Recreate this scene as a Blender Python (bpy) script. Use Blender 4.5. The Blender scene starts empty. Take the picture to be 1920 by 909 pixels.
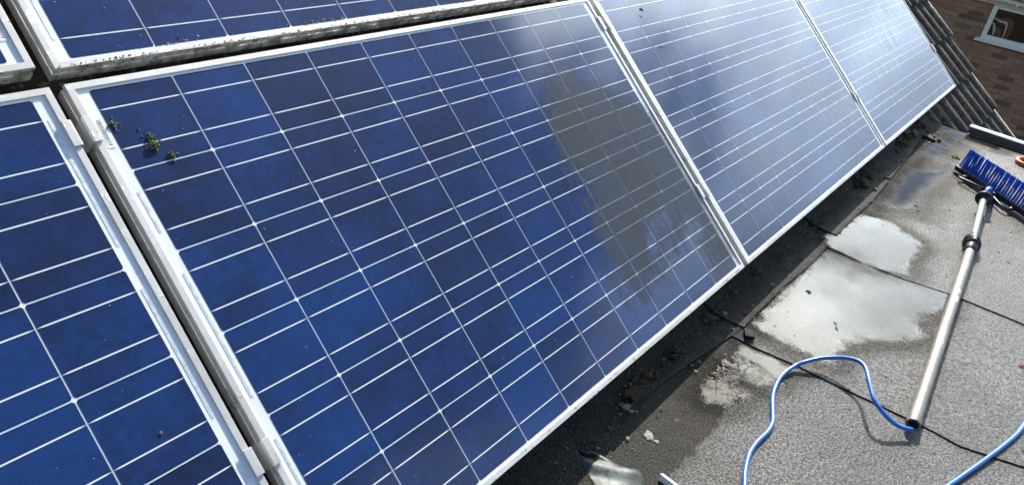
import bpy, bmesh, math, random
from mathutils import Vector, Matrix, noise
random.seed(7)
R = math.radians
sc = bpy.context.scene
C = sc.collection

# ------------------------------------------------------------------ camera, sky, sun, exposure
cam_d = bpy.data.cameras.new('camera')
cam = bpy.data.objects.new('camera', cam_d); C.objects.link(cam)
RW = ((0.59859669, -0.78489243, 0.16008081), (-0.30921365, -0.41075356, -0.85771116), (0.73896476, 0.46392389, -0.48857518))
CAM = Vector((-0.67763749, -0.57992496, 1.33481218))
rx, dn, fw = (Vector(v).normalized() for v in RW)
m = Matrix.Identity(4)
for i in range(3):
    m[i][0] = rx[i]; m[i][1] = -dn[i]; m[i][2] = -fw[i]; m[i][3] = CAM[i]
cam.matrix_world = m
cam_d.sensor_width = 36; cam_d.lens = 1531.5 / 1920 * 36
cam_d.clip_start = 0.02; cam_d.clip_end = 2000
sc.camera = cam

SUN_AZ, SUN_EL = 25.0, 39.0                                   # azimuth from +X towards +Y
SUNV = Vector((math.cos(R(SUN_AZ)) * math.cos(R(SUN_EL)), math.sin(R(SUN_AZ)) * math.cos(R(SUN_EL)), math.sin(R(SUN_EL))))
sun_d = bpy.data.lights.new('sun', 'SUN'); sun_d.energy = 5.0; sun_d.angle = R(0.53); sun_d.color = (1.0, 0.95, 0.87)
sun = bpy.data.objects.new('sun', sun_d); C.objects.link(sun)
sun.rotation_euler = SUNV.to_track_quat('Z', 'Y').to_euler()

world = bpy.data.worlds.new('World'); sc.world = world; world.use_nodes = True


class G:
    """small node graph helper"""
    def __init__(s, nt):
        s.nt = nt
    def n(s, typ, **kw):
        nd = s.nt.nodes.new(typ)
        for k, v in kw.items():
            if hasattr(nd, k) and k not in nd.inputs: setattr(nd, k, v)
            else: nd.inputs[k].default_value = v
        return nd
    def l(s, a, b): s.nt.links.new(a, b)
    def put(s, v, sock):
        if isinstance(v, (int, float, tuple, list)): sock.default_value = v
        else: s.l(v, sock)
    def m(s, op, a, b=None, c=None, clamp=False):
        nd = s.nt.nodes.new('ShaderNodeMath'); nd.operation = op; nd.use_clamp = clamp
        for i, v in enumerate((a, b, c)):
            if v is not None: s.put(v, nd.inputs[i])
        return nd.outputs[0]
    def vm(s, op, a, b=None):
        nd = s.nt.nodes.new('ShaderNodeVectorMath'); nd.operation = op
        s.put(a, nd.inputs[0])
        if b is not None: s.put(b, nd.inputs[1])
        return nd.outputs['Value'] if op in ('DOT_PRODUCT', 'LENGTH') else nd.outputs[0]
    def mix(s, f, a, b, blend='MIX'):
        nd = s.nt.nodes.new('ShaderNodeMix'); nd.data_type = 'RGBA'; nd.blend_type = blend
        s.put(f, nd.inputs[0]); s.put(a, nd.inputs[6]); s.put(b, nd.inputs[7])
        return nd.outputs[2]
    def step(s, v, lo, hi, a=0.0, b=1.0):
        nd = s.nt.nodes.new('ShaderNodeMapRange'); nd.interpolation_type = 'SMOOTHSTEP'
        s.put(v, nd.inputs[0]); s.put(lo, nd.inputs[1]); s.put(hi, nd.inputs[2]); s.put(a, nd.inputs[3]); s.put(b, nd.inputs[4])
        return nd.outputs[0]
    def noise(s, vec, scale, detail=4, rough=0.55, dist=0.0):
        nd = s.nt.nodes.new('ShaderNodeTexNoise')
        nd.inputs['Scale'].default_value = scale; nd.inputs['Detail'].default_value = detail
        nd.inputs['Roughness'].default_value = rough; nd.inputs['Distortion'].default_value = dist
        if vec is not None: s.l(vec, nd.inputs['Vector'])
        return nd.outputs['Fac']
    def mapping(s, vec, scale=(1, 1, 1), loc=(0, 0, 0), rot=(0, 0, 0)):
        nd = s.nt.nodes.new('ShaderNodeMapping')
        nd.inputs['Scale'].default_value = scale; nd.inputs['Location'].default_value = loc; nd.inputs['Rotation'].default_value = rot
        s.l(vec, nd.inputs['Vector']); return nd.outputs[0]
    def xyz(s, vec):
        nd = s.nt.nodes.new('ShaderNodeSeparateXYZ'); s.l(vec, nd.inputs[0]); return nd.outputs
    def bump(s, h, strength, dist=0.001):
        nd = s.nt.nodes.new('ShaderNodeBump'); nd.inputs['Strength'].default_value = strength
        nd.inputs['Distance'].default_value = dist; s.l(h, nd.inputs['Height']); return nd.outputs[0]


def two_sided_fresnel(g, f0):
    """Schlick reflectance that is the same from either side of a thin sheet"""
    geo = g.n('ShaderNodeNewGeometry')
    c = g.m('ABSOLUTE', g.vm('DOT_PRODUCT', geo.outputs['Normal'], geo.outputs['Incoming']))
    return g.m('ADD', f0, g.m('MULTIPLY', g.m('POWER', g.m('SUBTRACT', 1.0, c, clamp=True), 5.0), 1 - f0))

# sky: physical sky plus broken cloud that brightens towards the sun
g = G(world.node_tree)
bg = world.node_tree.nodes['Background']; bg.inputs['Strength'].default_value = 0.08
sky = g.n('ShaderNodeTexSky'); sky.sky_type = 'NISHITA'; sky.sun_disc = False
sky.sun_elevation = R(SUN_EL); sky.sun_rotation = R(90 - SUN_AZ); sky.air_density = 1.0; sky.dust_density = 0.35; sky.ozone_density = 2.5
tc = g.n('ShaderNodeTexCoord'); dirv = g.vm('NORMALIZE', tc.outputs['Generated'])
dx, dy, dz = g.xyz(dirv)
den = g.m('ADD', g.m('MAXIMUM', dz, 0.0), 0.18)
pl = g.n('ShaderNodeCombineXYZ'); g.l(g.m('DIVIDE', dx, den), pl.inputs[0]); g.l(g.m('DIVIDE', dy, den), pl.inputs[1])
CLOUD_OFF = (5.60, 3.8, 0.0)
cn = g.noise(g.mapping(pl.outputs[0], loc=CLOUD_OFF), 0.85, 8, 0.55, 0.3)
cosang = g.m('MAXIMUM', g.vm('DOT_PRODUCT', dirv, tuple(SUNV)), 0.0)
thr = g.m('ADD', g.m('SUBTRACT', 0.485, g.m('MULTIPLY', g.m('POWER', cosang, 10.0), 0.14)), g.m('SUBTRACT', g.step(dz, 0.55, 0.8, 0.0, 0.14), g.step(dz, 0.48, 0.25, 0.0, 0.035)))      # thicker veil round the sun
cov = g.step(g.m('SUBTRACT', cn, thr), -0.01, 0.09)
glow = g.m('ADD', g.m('ADD', 7.0, g.m('MULTIPLY', g.m('POWER', cosang, 4.0), 34.0)), g.m('MULTIPLY', g.m('POWER', cosang, 13.0), 170.0))
shade = g.noise(g.mapping(pl.outputs[0], loc=(8.2, 4.4, 0)), 1.7, 6, 0.6)
glow = g.m('MULTIPLY', glow, g.step(shade, 0.3, 0.7, 0.48, 1.25))
cc = g.n('ShaderNodeCombineXYZ')
warm = g.m('POWER', cosang, 10.0)
g.l(g.m('MULTIPLY', glow, g.m('ADD', 0.73, g.m('MULTIPLY', warm, 0.30))), cc.inputs[0]); g.l(g.m('MULTIPLY', glow, g.m('ADD', 0.90, g.m('MULTIPLY', warm, 0.09))), cc.inputs[1]); g.l(g.m('MULTIPLY', glow, g.m('SUBTRACT', 1.08, g.m('MULTIPLY', warm, 0.24))), cc.inputs[2])
g.l(g.mix(g.m('MULTIPLY', cov, 0.86), sky.outputs[0], cc.outputs[0]), bg.inputs['Color'])

sc.view_settings.view_transform = 'Standard'; sc.view_settings.look = 'None'
sc.view_settings.exposure = 0.85; sc.view_settings.gamma = 1.0
sc.render.engine = 'CYCLES'
sc.cycles.max_bounces = 8; sc.cycles.transparent_max_bounces = 16

# ------------------------------------------------------------------ helpers
def tag(o, label=None, cat=None, group=None, kind=None):
    if label: o['label'] = label
    if cat: o['category'] = cat
    if group: o['group'] = group
    if kind: o['kind'] = kind
    return o

def empty(name, loc=(0, 0, 0), rot=(0, 0, 0), parent=None):
    o = bpy.data.objects.new(name, None); C.objects.link(o); o.location = loc; o.rotation_euler = rot
    o.empty_display_size = 0.05; o.parent = parent
    return o

def link(name, me, parent=None, loc=(0, 0, 0), rot=(0, 0, 0)):
    o = bpy.data.objects.new(name, me); C.objects.link(o); o.parent = parent
    o.location = loc; o.rotation_euler = rot
    return o

def mesh_from(name, verts, faces, mats, smooth=False, mi=None):
    me = bpy.data.meshes.new(name); me.from_pydata(verts, [], faces)
    for mt in (mats if isinstance(mats, (list, tuple)) else [mats]): me.materials.append(mt)
    if mi:
        for p, i in zip(me.polygons, mi): p.material_index = i
    if smooth:
        for p in me.polygons: p.use_smooth = True
    me.update(); return me

def bm_mesh(name, bm, mats, smooth=False):
    bmesh.ops.recalc_face_normals(bm, faces=bm.faces)
    me = bpy.data.meshes.new(name); bm.to_mesh(me); bm.free()
    for mt in (mats if isinstance(mats, (list, tuple)) else [mats]): me.materials.append(mt)
    if smooth:
        for p in me.polygons: p.use_smooth = True
    return me

def box(bm, x0, x1, y0, y1, z0, z1, bevel=0.0, mat=0, M=None):
    r = bmesh.ops.create_cube(bm, size=1.0)
    vs = r['verts']
    for v in vs:
        v.co = Vector((x0 + (v.co.x + .5) * (x1 - x0), y0 + (v.co.y + .5) * (y1 - y0), z0 + (v.co.z + .5) * (z1 - z0)))
    fs = set(f for v in vs for f in v.link_faces)
    for f in fs: f.material_index = mat
    if bevel > 0:
        es = list(set(e for v in vs for e in v.link_edges))
        rr = bmesh.ops.bevel(bm, geom=es, offset=bevel, segments=2, affect='EDGES', profile=0.5)
        vs = list(set([v for f in rr['faces'] for v in f.verts] + [v for v in vs if v.is_valid]))
        for f in set(f for v in vs for f in v.link_faces): f.material_index = mat
    if M is not None:
        for v in vs: v.co = M @ v.co
    return vs

def tube(bm, pts, radii, seg=16, cap=True, mat=0):
    """swept round tube through pts; radii one per point"""
    pts = [Vector(p) for p in pts]
    if not isinstance(radii, (list, tuple)): radii = [radii] * len(pts)
    rings = []; prev = None
    for i, p in enumerate(pts):
        t = (pts[min(i + 1, len(pts) - 1)] - pts[max(i - 1, 0)]).normalized()
        if prev is None:
            a = Vector((0, 0, 1)) if abs(t.z) < 0.9 else Vector((1, 0, 0))
            u = t.cross(a).normalized()
        else:
            u = (prev - t * prev.dot(t)).normalized()
        prev = u; w = t.cross(u)
        rings.append([bm.verts.new(p + (u * math.cos(2 * math.pi * k / seg) + w * math.sin(2 * math.pi * k / seg)) * radii[i]) for k in range(seg)])
    for a, b in zip(rings, rings[1:]):
        for k in range(seg):
            f = bm.faces.new((a[k], a[(k + 1) % seg], b[(k + 1) % seg], b[k])); f.smooth = True; f.material_index = mat
    if cap:
        for rg in (rings[0][::-1], rings[-1]):
            f = bm.faces.new(rg); f.material_index = mat

def catmull(pts, n=8):
    pts = [Vector(p) for p in pts]; P = [pts[0] * 2 - pts[1]] + pts + [pts[-1] * 2 - pts[-2]]; out = []
    for i in range(1, len(P) - 2):
        a, b, c, d = P[i - 1:i + 3]
        for k in range(n):
            t = k / n
            out.append(0.5 * ((2 * b) + (c - a) * t + (2 * a - 5 * b + 4 * c - d) * t * t + (3 * b - a - 3 * c + d) * t ** 3))
    out.append(pts[-1]); return out

def seg_dist(px, py, poly):
    """signed distance to polygon, positive inside"""
    best = 1e9; inside = False; n = len(poly)
    for i in range(n):
        x1, y1 = poly[i]; x2, y2 = poly[(i + 1) % n]
        ex, ey = x2 - x1, y2 - y1
        t = max(0, min(1, ((px - x1) * ex + (py - y1) * ey) / (ex * ex + ey * ey + 1e-12)))
        d = math.hypot(px - x1 - t * ex, py - y1 - t * ey); best = min(best, d)
        if (y1 > py) != (y2 > py) and px < (x2 - x1) * (py - y1) / (y2 - y1) + x1: inside = not inside
    return best if inside else -best

# ------------------------------------------------------------------ materials
def new_mat(name):
    mt = bpy.data.materials.new(name); mt.use_nodes = True
    return mt, G(mt.node_tree), mt.node_tree.nodes['Principled BSDF']

def simple(name, col, rough=0.5, metal=0.0, nscale=40, namp=0.12, bump=0.0, spec=0.5, bdist=0.001, coord='Object'):
    mt, g, b = new_mat(name)
    tc = g.n('ShaderNodeTexCoord')
    n = g.noise(tc.outputs[coord], nscale, 5, 0.6)
    lo = tuple(c * (1 - namp) for c in col) + (1,); hi = tuple(min(1, c * (1 + namp)) for c in col) + (1,)
    g.l(g.mix(g.step(n, 0.3, 0.7), lo, hi), b.inputs['Base Color'])
    g.put(g.step(n, 0.3, 0.7, rough * 0.85, min(1, rough * 1.15)), b.inputs['Roughness'])
    b.inputs['Metallic'].default_value = metal; b.inputs['Specular IOR Level'].default_value = spec
    if bump: g.l(g.bump(n, bump, bdist), b.inputs['Normal'])
    return mt

# silicon cell, local coordinates in metres centred on the cell
def cell_material():
    mt, g, b = new_mat('silicon_cell')
    tc = g.n('ShaderNodeTexCoord'); x, y, z = g.xyz(tc.outputs['Object'])
    oi = g.n('ShaderNodeObjectInfo'); rnd = oi.outputs['Random']
    off = g.n('ShaderNodeCombineXYZ'); g.l(g.m('MULTIPLY', rnd, 37.0), off.inputs[0]); g.l(g.m('MULTIPLY', rnd, 11.0), off.inputs[1])
    p = g.vm('ADD', tc.outputs['Object'], off.outputs[0])
    geo = g.n('ShaderNodeNewGeometry'); wide = g.noise(geo.outputs['Position'], 3.3, 4, 0.6)
    vor = g.n('ShaderNodeTexVoronoi'); vor.inputs['Scale'].default_value = 70; g.l(p, vor.inputs['Vector'])
    cr = g.xyz(vor.outputs['Color'])[0]
    big = g.noise(p, 9, 3, 0.6)
    val = g.m('ADD', g.m('ADD', g.m('MULTIPLY', rnd, 0.30), g.m('MULTIPLY', g.step(wide, 0.35, 0.65), 0.28)), g.m('ADD', g.m('MULTIPLY', cr, 0.20), g.m('MULTIPLY', big, 0.6)))
    col = g.mix(g.step(val, 0.20, 1.15), (0.0009, 0.0066, 0.040, 1), (0.0020, 0.037, 0.178, 1))
    r2 = g.m('FRACT', g.m('MULTIPLY', rnd, 17.3))
    col = g.mix(g.step(r2, 0.65, 1.0, 0, 0.42), col, (0.0035, 0.009, 0.042, 1))          # some cells lean to violet
    # fingers: thin silver lines running down the slope
    fx = g.m('ABSOLUTE', g.m('SUBTRACT', g.m('FRACT', g.m('DIVIDE', x, 0.0023)), 0.5))
    fing = g.m('MULTIPLY', g.step(fx, 0.07, 0.13, 1.0, 0.0), g.step(g.m('ABSOLUTE', y), 0.0755, 0.0760, 1.0, 0.0))
    col = g.mix(g.m('MULTIPLY', fing, 0.20), col, (0.30, 0.40, 0.58, 1))
    # two busbars along the string, tapering at the cell's edge
    w = g.m('SUBTRACT', 0.00125, g.m('MULTIPLY', g.step(g.m('ABSOLUTE', x), 0.066, 0.0775), 0.00095))
    bus = g.m('LESS_THAN', g.m('ABSOLUTE', g.m('SUBTRACT', g.m('ABSOLUTE', y), 0.039)), w)
    col = g.mix(bus, col, (0.78, 0.80, 0.82, 1))
    g.l(col, b.inputs['Base Color'])
    b.inputs['Roughness'].default_value = 0.55; b.inputs['Specular IOR Level'].default_value = 0.03
    return mt
M_cell = cell_material()

# glass cover: clear sheet that mirrors by Fresnel, with a film of dirt where attribute 'dirt' is above zero
def glass_material():
    mt, g, b = new_mat('panel_glass'); mt.node_tree.nodes.remove(b)
    out = mt.node_tree.nodes['Material Output']
    tc = g.n('ShaderNodeTexCoord'); P = tc.outputs['Object']
    at = g.n('ShaderNodeAttribute'); at.attribute_name = 'dirt'
    at2 = g.n('ShaderNodeAttribute'); at2.attribute_name = 'streak'
    oi = g.n('ShaderNodeObjectInfo')
    fine = g.noise(P, 140, 6, 0.75); mid = g.noise(P, 16, 5, 0.65); streak = g.noise(g.mapping(P, scale=(1.0, 0.16, 1.0)), 42, 6, 0.65)
    dust = g.noise(P, 3.0, 5, 0.6)
    d = g.m('ADD', at.outputs['Fac'], g.m('ADD', g.m('MULTIPLY', g.m('SUBTRACT', fine, 0.5), 1.5), g.m('ADD', g.m('MULTIPLY', g.m('SUBTRACT', mid, 0.5), 1.1), g.m('MULTIPLY', g.m('SUBTRACT', streak, 0.5), 1.3))))
    film = g.step(d, 0.28, 0.98)
    holes = g.step(g.m('ADD', mid, g.m('MULTIPLY', fine, 0.15)), 0.60, 0.72)
    film = g.m('MULTIPLY', film, g.m('SUBTRACT', 1.0, g.m('MULTIPLY', holes, 0.15)))
    green = g.step(g.noise(g.mapping(P, scale=(1, .3, 1)), 9, 5, 0.7), 0.54, 0.72)
    dcol = g.mix(green, (0.112, 0.120, 0.118, 1), (0.100, 0.102, 0.045, 1))
    dcol = g.mix(g.step(fine, 0.35, 0.7), g.mix(0.35, dcol, (0.0, 0.0, 0.0, 1)), dcol)
    sf = g.m('MULTIPLY', at2.outputs['Fac'], g.step(streak, 0.42, 0.68))
    # thin general dust
    thin = g.m('MULTIPLY', g.step(g.m('ADD', dust, g.m('MULTIPLY', fine, 0.35)), 0.55, 1.0), 0.022)
    fac = g.m('ADD', g.m('MULTIPLY', film, 0.50), g.m('ADD', thin, g.m('MULTIPLY', sf, 0.16)), clamp=True)
    h = g.m('MULTIPLY', streak, 1.0)
    bmp = g.nt.nodes.new('ShaderNodeBump'); g.l(h, bmp.inputs['Height']); bmp.inputs['Distance'].default_value = 0.001
    g.l(g.m('MULTIPLY', at2.outputs['Fac'], 0.09), bmp.inputs['Strength'])
    fr = two_sided_fresnel(g, 0.034)
    gl = g.n('ShaderNodeBsdfGlossy'); g.l(bmp.outputs[0], gl.inputs['Normal'])
    rg = g.m('ADD', 0.065, g.m('ADD', g.m('MULTIPLY', film, 0.25), g.m('MULTIPLY', sf, 0.12)))
    g.l(rg, gl.inputs['Roughness']); gl.inputs['Color'].default_value = (1, 1, 1, 1)
    tr = g.n('ShaderNodeBsdfTransparent')
    mx = g.n('ShaderNodeMixShader'); g.l(fr, mx.inputs[0]); g.l(tr.outputs[0], mx.inputs[1]); g.l(gl.outputs[0], mx.inputs[2])
    df = g.n('ShaderNodeBsdfDiffuse'); g.l(dcol, df.inputs['Color'])
    mx2 = g.n('ShaderNodeMixShader'); g.l(fac, mx2.inputs[0]); g.l(mx.outputs[0], mx2.inputs[1]); g.l(df.outputs[0], mx2.inputs[2])
    g.l(mx2.outputs[0], out.inputs['Surface'])
    return mt
M_glass = glass_material()

def aluminium(name, grime):
    mt, g, b = new_mat(name)
    tc = g.n('ShaderNodeTexCoord'); P = tc.outputs['Object']
    n1 = g.noise(P, 28, 6, 0.7); n2 = g.noise(P, 300, 4, 0.7); n3 = g.noise(P, 5, 4, 0.6)
    base = g.mix(g.step(n3, 0.3, 0.7), (0.68, 0.675, 0.66, 1), (0.54, 0.52, 0.48, 1))
    v = g.m('ADD', g.m('MULTIPLY', n1, 0.7), g.m('MULTIPLY', n2, 0.3))
    gm = g.step(v, 0.78 - grime, 0.92 - grime)
    gcol = g.mix(g.step(n2, 0.35, 0.65), (0.035, 0.033, 0.022, 1), (0.13, 0.125, 0.09, 1))
    gcol = g.mix(g.step(n3, 0.45, 0.7), gcol, (0.07, 0.075, 0.03, 1))
    g.l(g.mix(g.m('MULTIPLY', gm, 0.9), base, gcol), b.inputs['Base Color'])
    g.put(g.m('MULTIPLY', g.m('SUBTRACT', 1.0, gm), 0.30), b.inputs['Metallic'])
    g.put(g.m('ADD', 0.36, g.m('MULTIPLY', gm, 0.5)), b.inputs['Roughness'])
    g.l(g.bump(g.m('MULTIPLY', v, gm), 0.5, 0.002), b.inputs['Normal'])
    return mt
M_alu = aluminium('anodised_aluminium', 0.235)
M_alu_side = aluminium('weathered_aluminium', 0.24)
M_alu_moss = aluminium('mossy_aluminium', 0.36)
M_back = simple('white_backsheet', (0.86, 0.89, 0.92), 0.6, nscale=12, namp=0.05)
M_ribbon = simple('tinned_ribbon', (0.86, 0.88, 0.90), 0.35, 0.5, nscale=60)
M_paper = simple('label_paper', (0.86, 0.86, 0.85), 0.6, nscale=50, namp=0.04)
M_ink = simple('label_ink', (0.13, 0.13, 0.15), 0.6, nscale=50)
M_steel = simple('rail_steel', (0.45, 0.45, 0.44), 0.45, 0.8, nscale=60)

# ------------------------------------------------------------------ solar panels
T = R(40); DEP = 0.14                      # slope of the array, height of its lower edge above the felt
U = Vector((1, 0, 0)); V = Vector((0, math.cos(T), math.sin(T))); NN = Vector((0, -math.sin(T), math.cos(T)))
def arr(u, v, n=0.0):
    """array coordinates (along, up the slope from the first panel's top cell row, off the glass) to the world"""
    return U * u + V * (v + 0.968) + NN * n + Vector((0, 0, DEP))
PIT = 0.1585; NC, NR = 10, 6
LX0, LX1, LY0, LY1 = -0.034, NC * PIT + 0.034, -NR * PIT - 0.016, 0.016
LIP = 0.0125

def cell_mesh():
    h = 0.0778; c = 0.0030; t = 0.0003
    o = [(-h + c, -h), (h - c, -h), (h, -h + c), (h, h - c), (h - c, h), (-h + c, h), (-h, h - c), (-h, -h + c)]
    vs = [(x, y, 0) for x, y in o] + [(x, y, -t) for x, y in o]
    fs = [tuple(range(8))] + [(i, i + 8, (i + 1) % 8 + 8, (i + 1) % 8) for i in range(8)]
    return mesh_from('solar_cell', vs, fs, M_cell)
ME_cell = cell_mesh()

def frame_mesh(bottom_mat):
    """mitred frame: lip over the glass, tall outer wall with a groove, open underneath"""
    prof = [(LIP, -0.0026), (LIP, -0.0006), (LIP - 0.0008, 0.0), (0.0008, 0.0), (0.0, -0.0008), (0.0, -0.010), (0.0014, -0.0115),
            (0.0014, -0.0175), (0.0, -0.019), (0.0, -0.040), (0.026, -0.040), (0.026, -0.038), (0.002, -0.038), (0.002, -0.0046), (LIP, -0.0046)]
    vs = []; fs = []; mi = []
    corners = [(LX0, LY0, 1, 1), (LX1, LY0, -1, 1), (LX1, LY1, -1, -1), (LX0, LY1, 1, -1)]
    for cx, cy, sx, sy in corners:
        for d, z in prof: vs.append((cx + sx * d, cy + sy * d, z))
    n = len(prof)
    for s in range(4):
        a, b = s * n, ((s + 1) % 4) * n
        for i in range(n):
            j = (i + 1) % n
            fs.append((a + i, b + i, b + j, a + j))
            side = 4 <= i <= 8
            mi.append((bottom_mat if (side and s == 0) else 1) if (side or 9 <= i <= 12) else 0)
    me = mesh_from('frame', vs, fs, [M_alu, M_alu_side, M_alu_moss], mi=mi)
    bm = bmesh.new(); bm.from_mesh(me); bmesh.ops.recalc_face_normals(bm, faces=bm.faces); bm.to_mesh(me); bm.free()
    return me
ME_frame = frame_mesh(1); ME_frame_moss = frame_mesh(2)

def glass_mesh(step=None, fdirt=None, fstreak=None):
    x0, x1, y0, y1 = LX0 + 0.003, LX1 - 0.003, LY0 + 0.003, LY1 - 0.003; z = -0.0028
    if step is None: nx = ny = 1
    else: nx = int((x1 - x0) / step); ny = int((y1 - y0) / step)
    vs = [(x0 + (x1 - x0) * i / nx, y0 + (y1 - y0) * j / ny, z) for j in range(ny + 1) for i in range(nx + 1)]
    fs = [(j * (nx + 1) + i, j * (nx + 1) + i + 1, (j + 1) * (nx + 1) + i + 1, (j + 1) * (nx + 1) + i) for j in range(ny) for i in range(nx)]
    me = mesh_from('glass', vs, fs, M_glass)
    for nm, f in (('dirt', fdirt), ('streak', fstreak)):
        if f:
            a = me.attributes.new(nm, 'FLOAT', 'POINT')
            a.data.foreach_set('value', [f(v[0], v[1]) for v in vs])
    return me
def lip_grime(x, y):     # mud that gathers against the lower lip
    return max(0.0, 0.42 - abs(y - LY0 - LIP) / 0.02)
ME_glass = glass_mesh(0.02, lip_grime)
ME_back = mesh_from('backsheet', [(LX0 + .003, LY0 + .003, -.0040), (LX1 - .003, LY0 + .003, -.0040), (LX1 - .003, LY1 - .003, -.0040), (LX0 + .003, LY1 - .003, -.0040),
                                  (LX0 + .003, LY0 + .003, -.0044), (LX1 - .003, LY0 + .003, -.0044), (LX1 - .003, LY1 - .003, -.0044), (LX0 + .003, LY1 - .003, -.0044)],
                    [(0, 1, 2, 3), (7, 6, 5, 4)], M_back)

def ribbon_mesh(rows):
    bm = bmesh.new(); L = abs(rows[1] - rows[0]) * PIT
    box(bm, -0.0026, 0.0026, -L / 2, L / 2, -0.0001, 0.0002)
    return bm_mesh('bus_ribbon', bm, M_ribbon)
ME_r = {k: ribbon_mesh((0, k)) for k in (0.5, 1.5)}
ME_jb = None

def solar_panel(name_label, ou, ov, frame_me, glass_me):
    root = empty('solar_panel', arr(ou, ov), (T, 0, 0))
    tag(root, name_label, 'solar panel', 'solar panels of the roof array')
    link('frame', frame_me, root); link('glass', glass_me, root); link('backsheet', ME_back, root)
    for j in range(NR):
        for i in range(NC):
            link('solar_cell', ME_cell, root, (PIT * (i + .5), -PIT * (j + .5), -0.0034), (0, 0, random.gauss(0, 0.0006)))
    for x, segs in ((-0.0085, ((1.25, 1.75), (2.25, 3.75), (4.25, 5.75))), (NC * PIT + 0.0085, ((0.25, 1.75), (2.25, 3.75), (4.25, 5.75)))):
        for a, b in segs:
            k = 0.5 if b - a < 1 else 1.5
            link('bus_ribbon', ME_r[k], root, (x, -PIT * (a + b) / 2, -0.0036))
    return root

DIRT = [(1.09, -.30), (1.20, -.21), (1.28, -.175), (1.338, -.175), (1.386, -.244), (1.48, -.30), (1.543, -.341), (1.60, -.38), (1.70, -.40), (1.70, -1.0), (1.42, -1.0),
        (1.25, -.955), (1.12, -.93), (1.03, -.88), (1.008, -.765), (1.035, -.62), (1.06, -.52), (1.07, -.40)]
HOLES = [(1.36, -.70, .07, .035, .3), (1.47, -.78, .07, .035, .3), (1.25, -.74, .05, .02, .8), (1.30, -.83, .10, .05, .0), (1.40, -.88, .10, .04, .3), (1.18, -.91, .09, .03, 0)]
def f_dirt(x, y):
    d = seg_dist(x, y, DIRT) / (0.13 if y > -.45 else 0.20) + 0.5
    d = max(-1, min(1.25, d))
    for hx, hy, a, b, r in HOLES:
        ca, sa = math.cos(r), math.sin(r); dx, dy = x - hx, y - hy
        q = ((dx * ca + dy * sa) / a) ** 2 + ((-dx * sa + dy * ca) / b) ** 2
        d -= 0.65 * math.exp(-q * 0.5)
    d *= max(0.0, min(1.0, (y + 0.99) / 0.10)) if y < -0.89 else 1
    return max(d, lip_grime(x, y))
def f_str3(x, y):
    return 0.25 + 0.75 * max(0, min(1, (x - 0.1) / 0.8)) * (1 - max(0, min(1, (y + .25) / .3)) * .6)
def f_str2(x, y):
    return max(0.0, min(1.0, (x - 0.75) / 0.8)) * max(0.0, min(1.0, (-y - 0.30) / 0.3))
PW = 1.677
P0 = solar_panel('large middle solar panel with a grey dirt film over its right end', 0, 0, ME_frame, glass_mesh(0.012, f_dirt))
P1 = solar_panel('dark blue solar panel at lower left, beside the long dark gap', -PW, 0, ME_frame, ME_glass)
P2 = solar_panel('solar panel mirroring pale cloud, between the dirty panel and the far end panel', PW, 0, ME_frame, glass_mesh(0.03, lip_grime, f_str2))
P3 = solar_panel('farthest solar panel, streaked with drying water, next to the bare tiles', 2 * PW - .002, 0, ME_frame, glass_mesh(0.03, lip_grime, f_str3))
UPY = 0.983 + 0.030
P4 = solar_panel('upper row solar panel with a mossy lower edge, above the middle panel', 0.0, UPY, ME_frame_moss, ME_glass)
P5 = solar_panel('upper row solar panel with only its lower right corner showing at top left', -PW - 0.004, UPY + 0.008, ME_frame_moss, ME_glass)

def sticker(parent, x, y, w, h):
    bm = bmesh.new(); box(bm, -w / 2, w / 2, -h / 2, h / 2, 0, 0.0002)
    st = link('barcode_sticker', bm_mesh('barcode_sticker', bm, M_paper), parent, (x, y, -0.0033))
    bm = bmesh.new(); rr = random.Random(3); yy = h / 2 - 0.006
    while yy > -h / 2 + 0.006:
        t = rr.choice((.0006, .0010, .0016)); box(bm, -w * .18, w * .30, yy - t, yy, 0.0002, 0.0003); yy -= t + rr.choice((.0007, .0012))
    yy = h / 2 - 0.010
    while yy > -h / 2 + 0.010:
        box(bm, -w * .36, -w * .26, yy - .0012, yy, 0.0002, 0.0003); yy -= 0.0024
    link('barcode', bm_mesh('barcode', bm, M_ink), st)
sticker(P0, -0.0115, -0.0815, 0.0135, 0.060)
sticker(P5, 1.585 + 0.012, -0.880, 0.0135, 0.060)

# clamps between the panels, an end clamp, rails
def clamp_mesh(gap, L, end=False):
    bm = bmesh.new(); f = 0.0125; g2 = gap / 2
    if not end: box(bm, -g2 - f, -g2 + .0016, -L / 2, L / 2, 0.0006, 0.0036, 0.0006)
    box(bm, g2 - .0016, g2 + f, -L / 2, L / 2, 0.0006, 0.0036, 0.0006)
    box(bm, -g2 + .0008, -g2 + .0034, -L / 2 + .0004, L / 2 - .0004, -0.036, 0.0030)
    box(bm, g2 - .0034, g2 - .0008, -L / 2 + .0004, L / 2 - .0004, -0.036, 0.0030)
    box(bm, -g2 + .0012, g2 - .0012, -L / 2 + .0008, L / 2 - .0008, -0.038, -0.034)
    return bm_mesh('clamp_channel', bm, M_alu)
def bolt_mesh():
    bm = bmesh.new(); bmesh.ops.create_cone(bm, cap_ends=True, segments=6, radius1=0.0062, radius2=0.0058, depth=0.006, matrix=Matrix.Translation((0, 0, 0.003)))
    bmesh.ops.create_cone(bm, cap_ends=True, segments=20, radius1=0.0085, radius2=0.0085, depth=0.0014, matrix=Matrix.Translation((0, 0, 0.0004)))
    return bm_mesh('bolt', bm, M_steel)
ME_bolt = bolt_mesh(); ME_cl = clamp_mesh(0.0240, 0.048); ME_cle = clamp_mesh(0.0240, 0.052, True)
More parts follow.
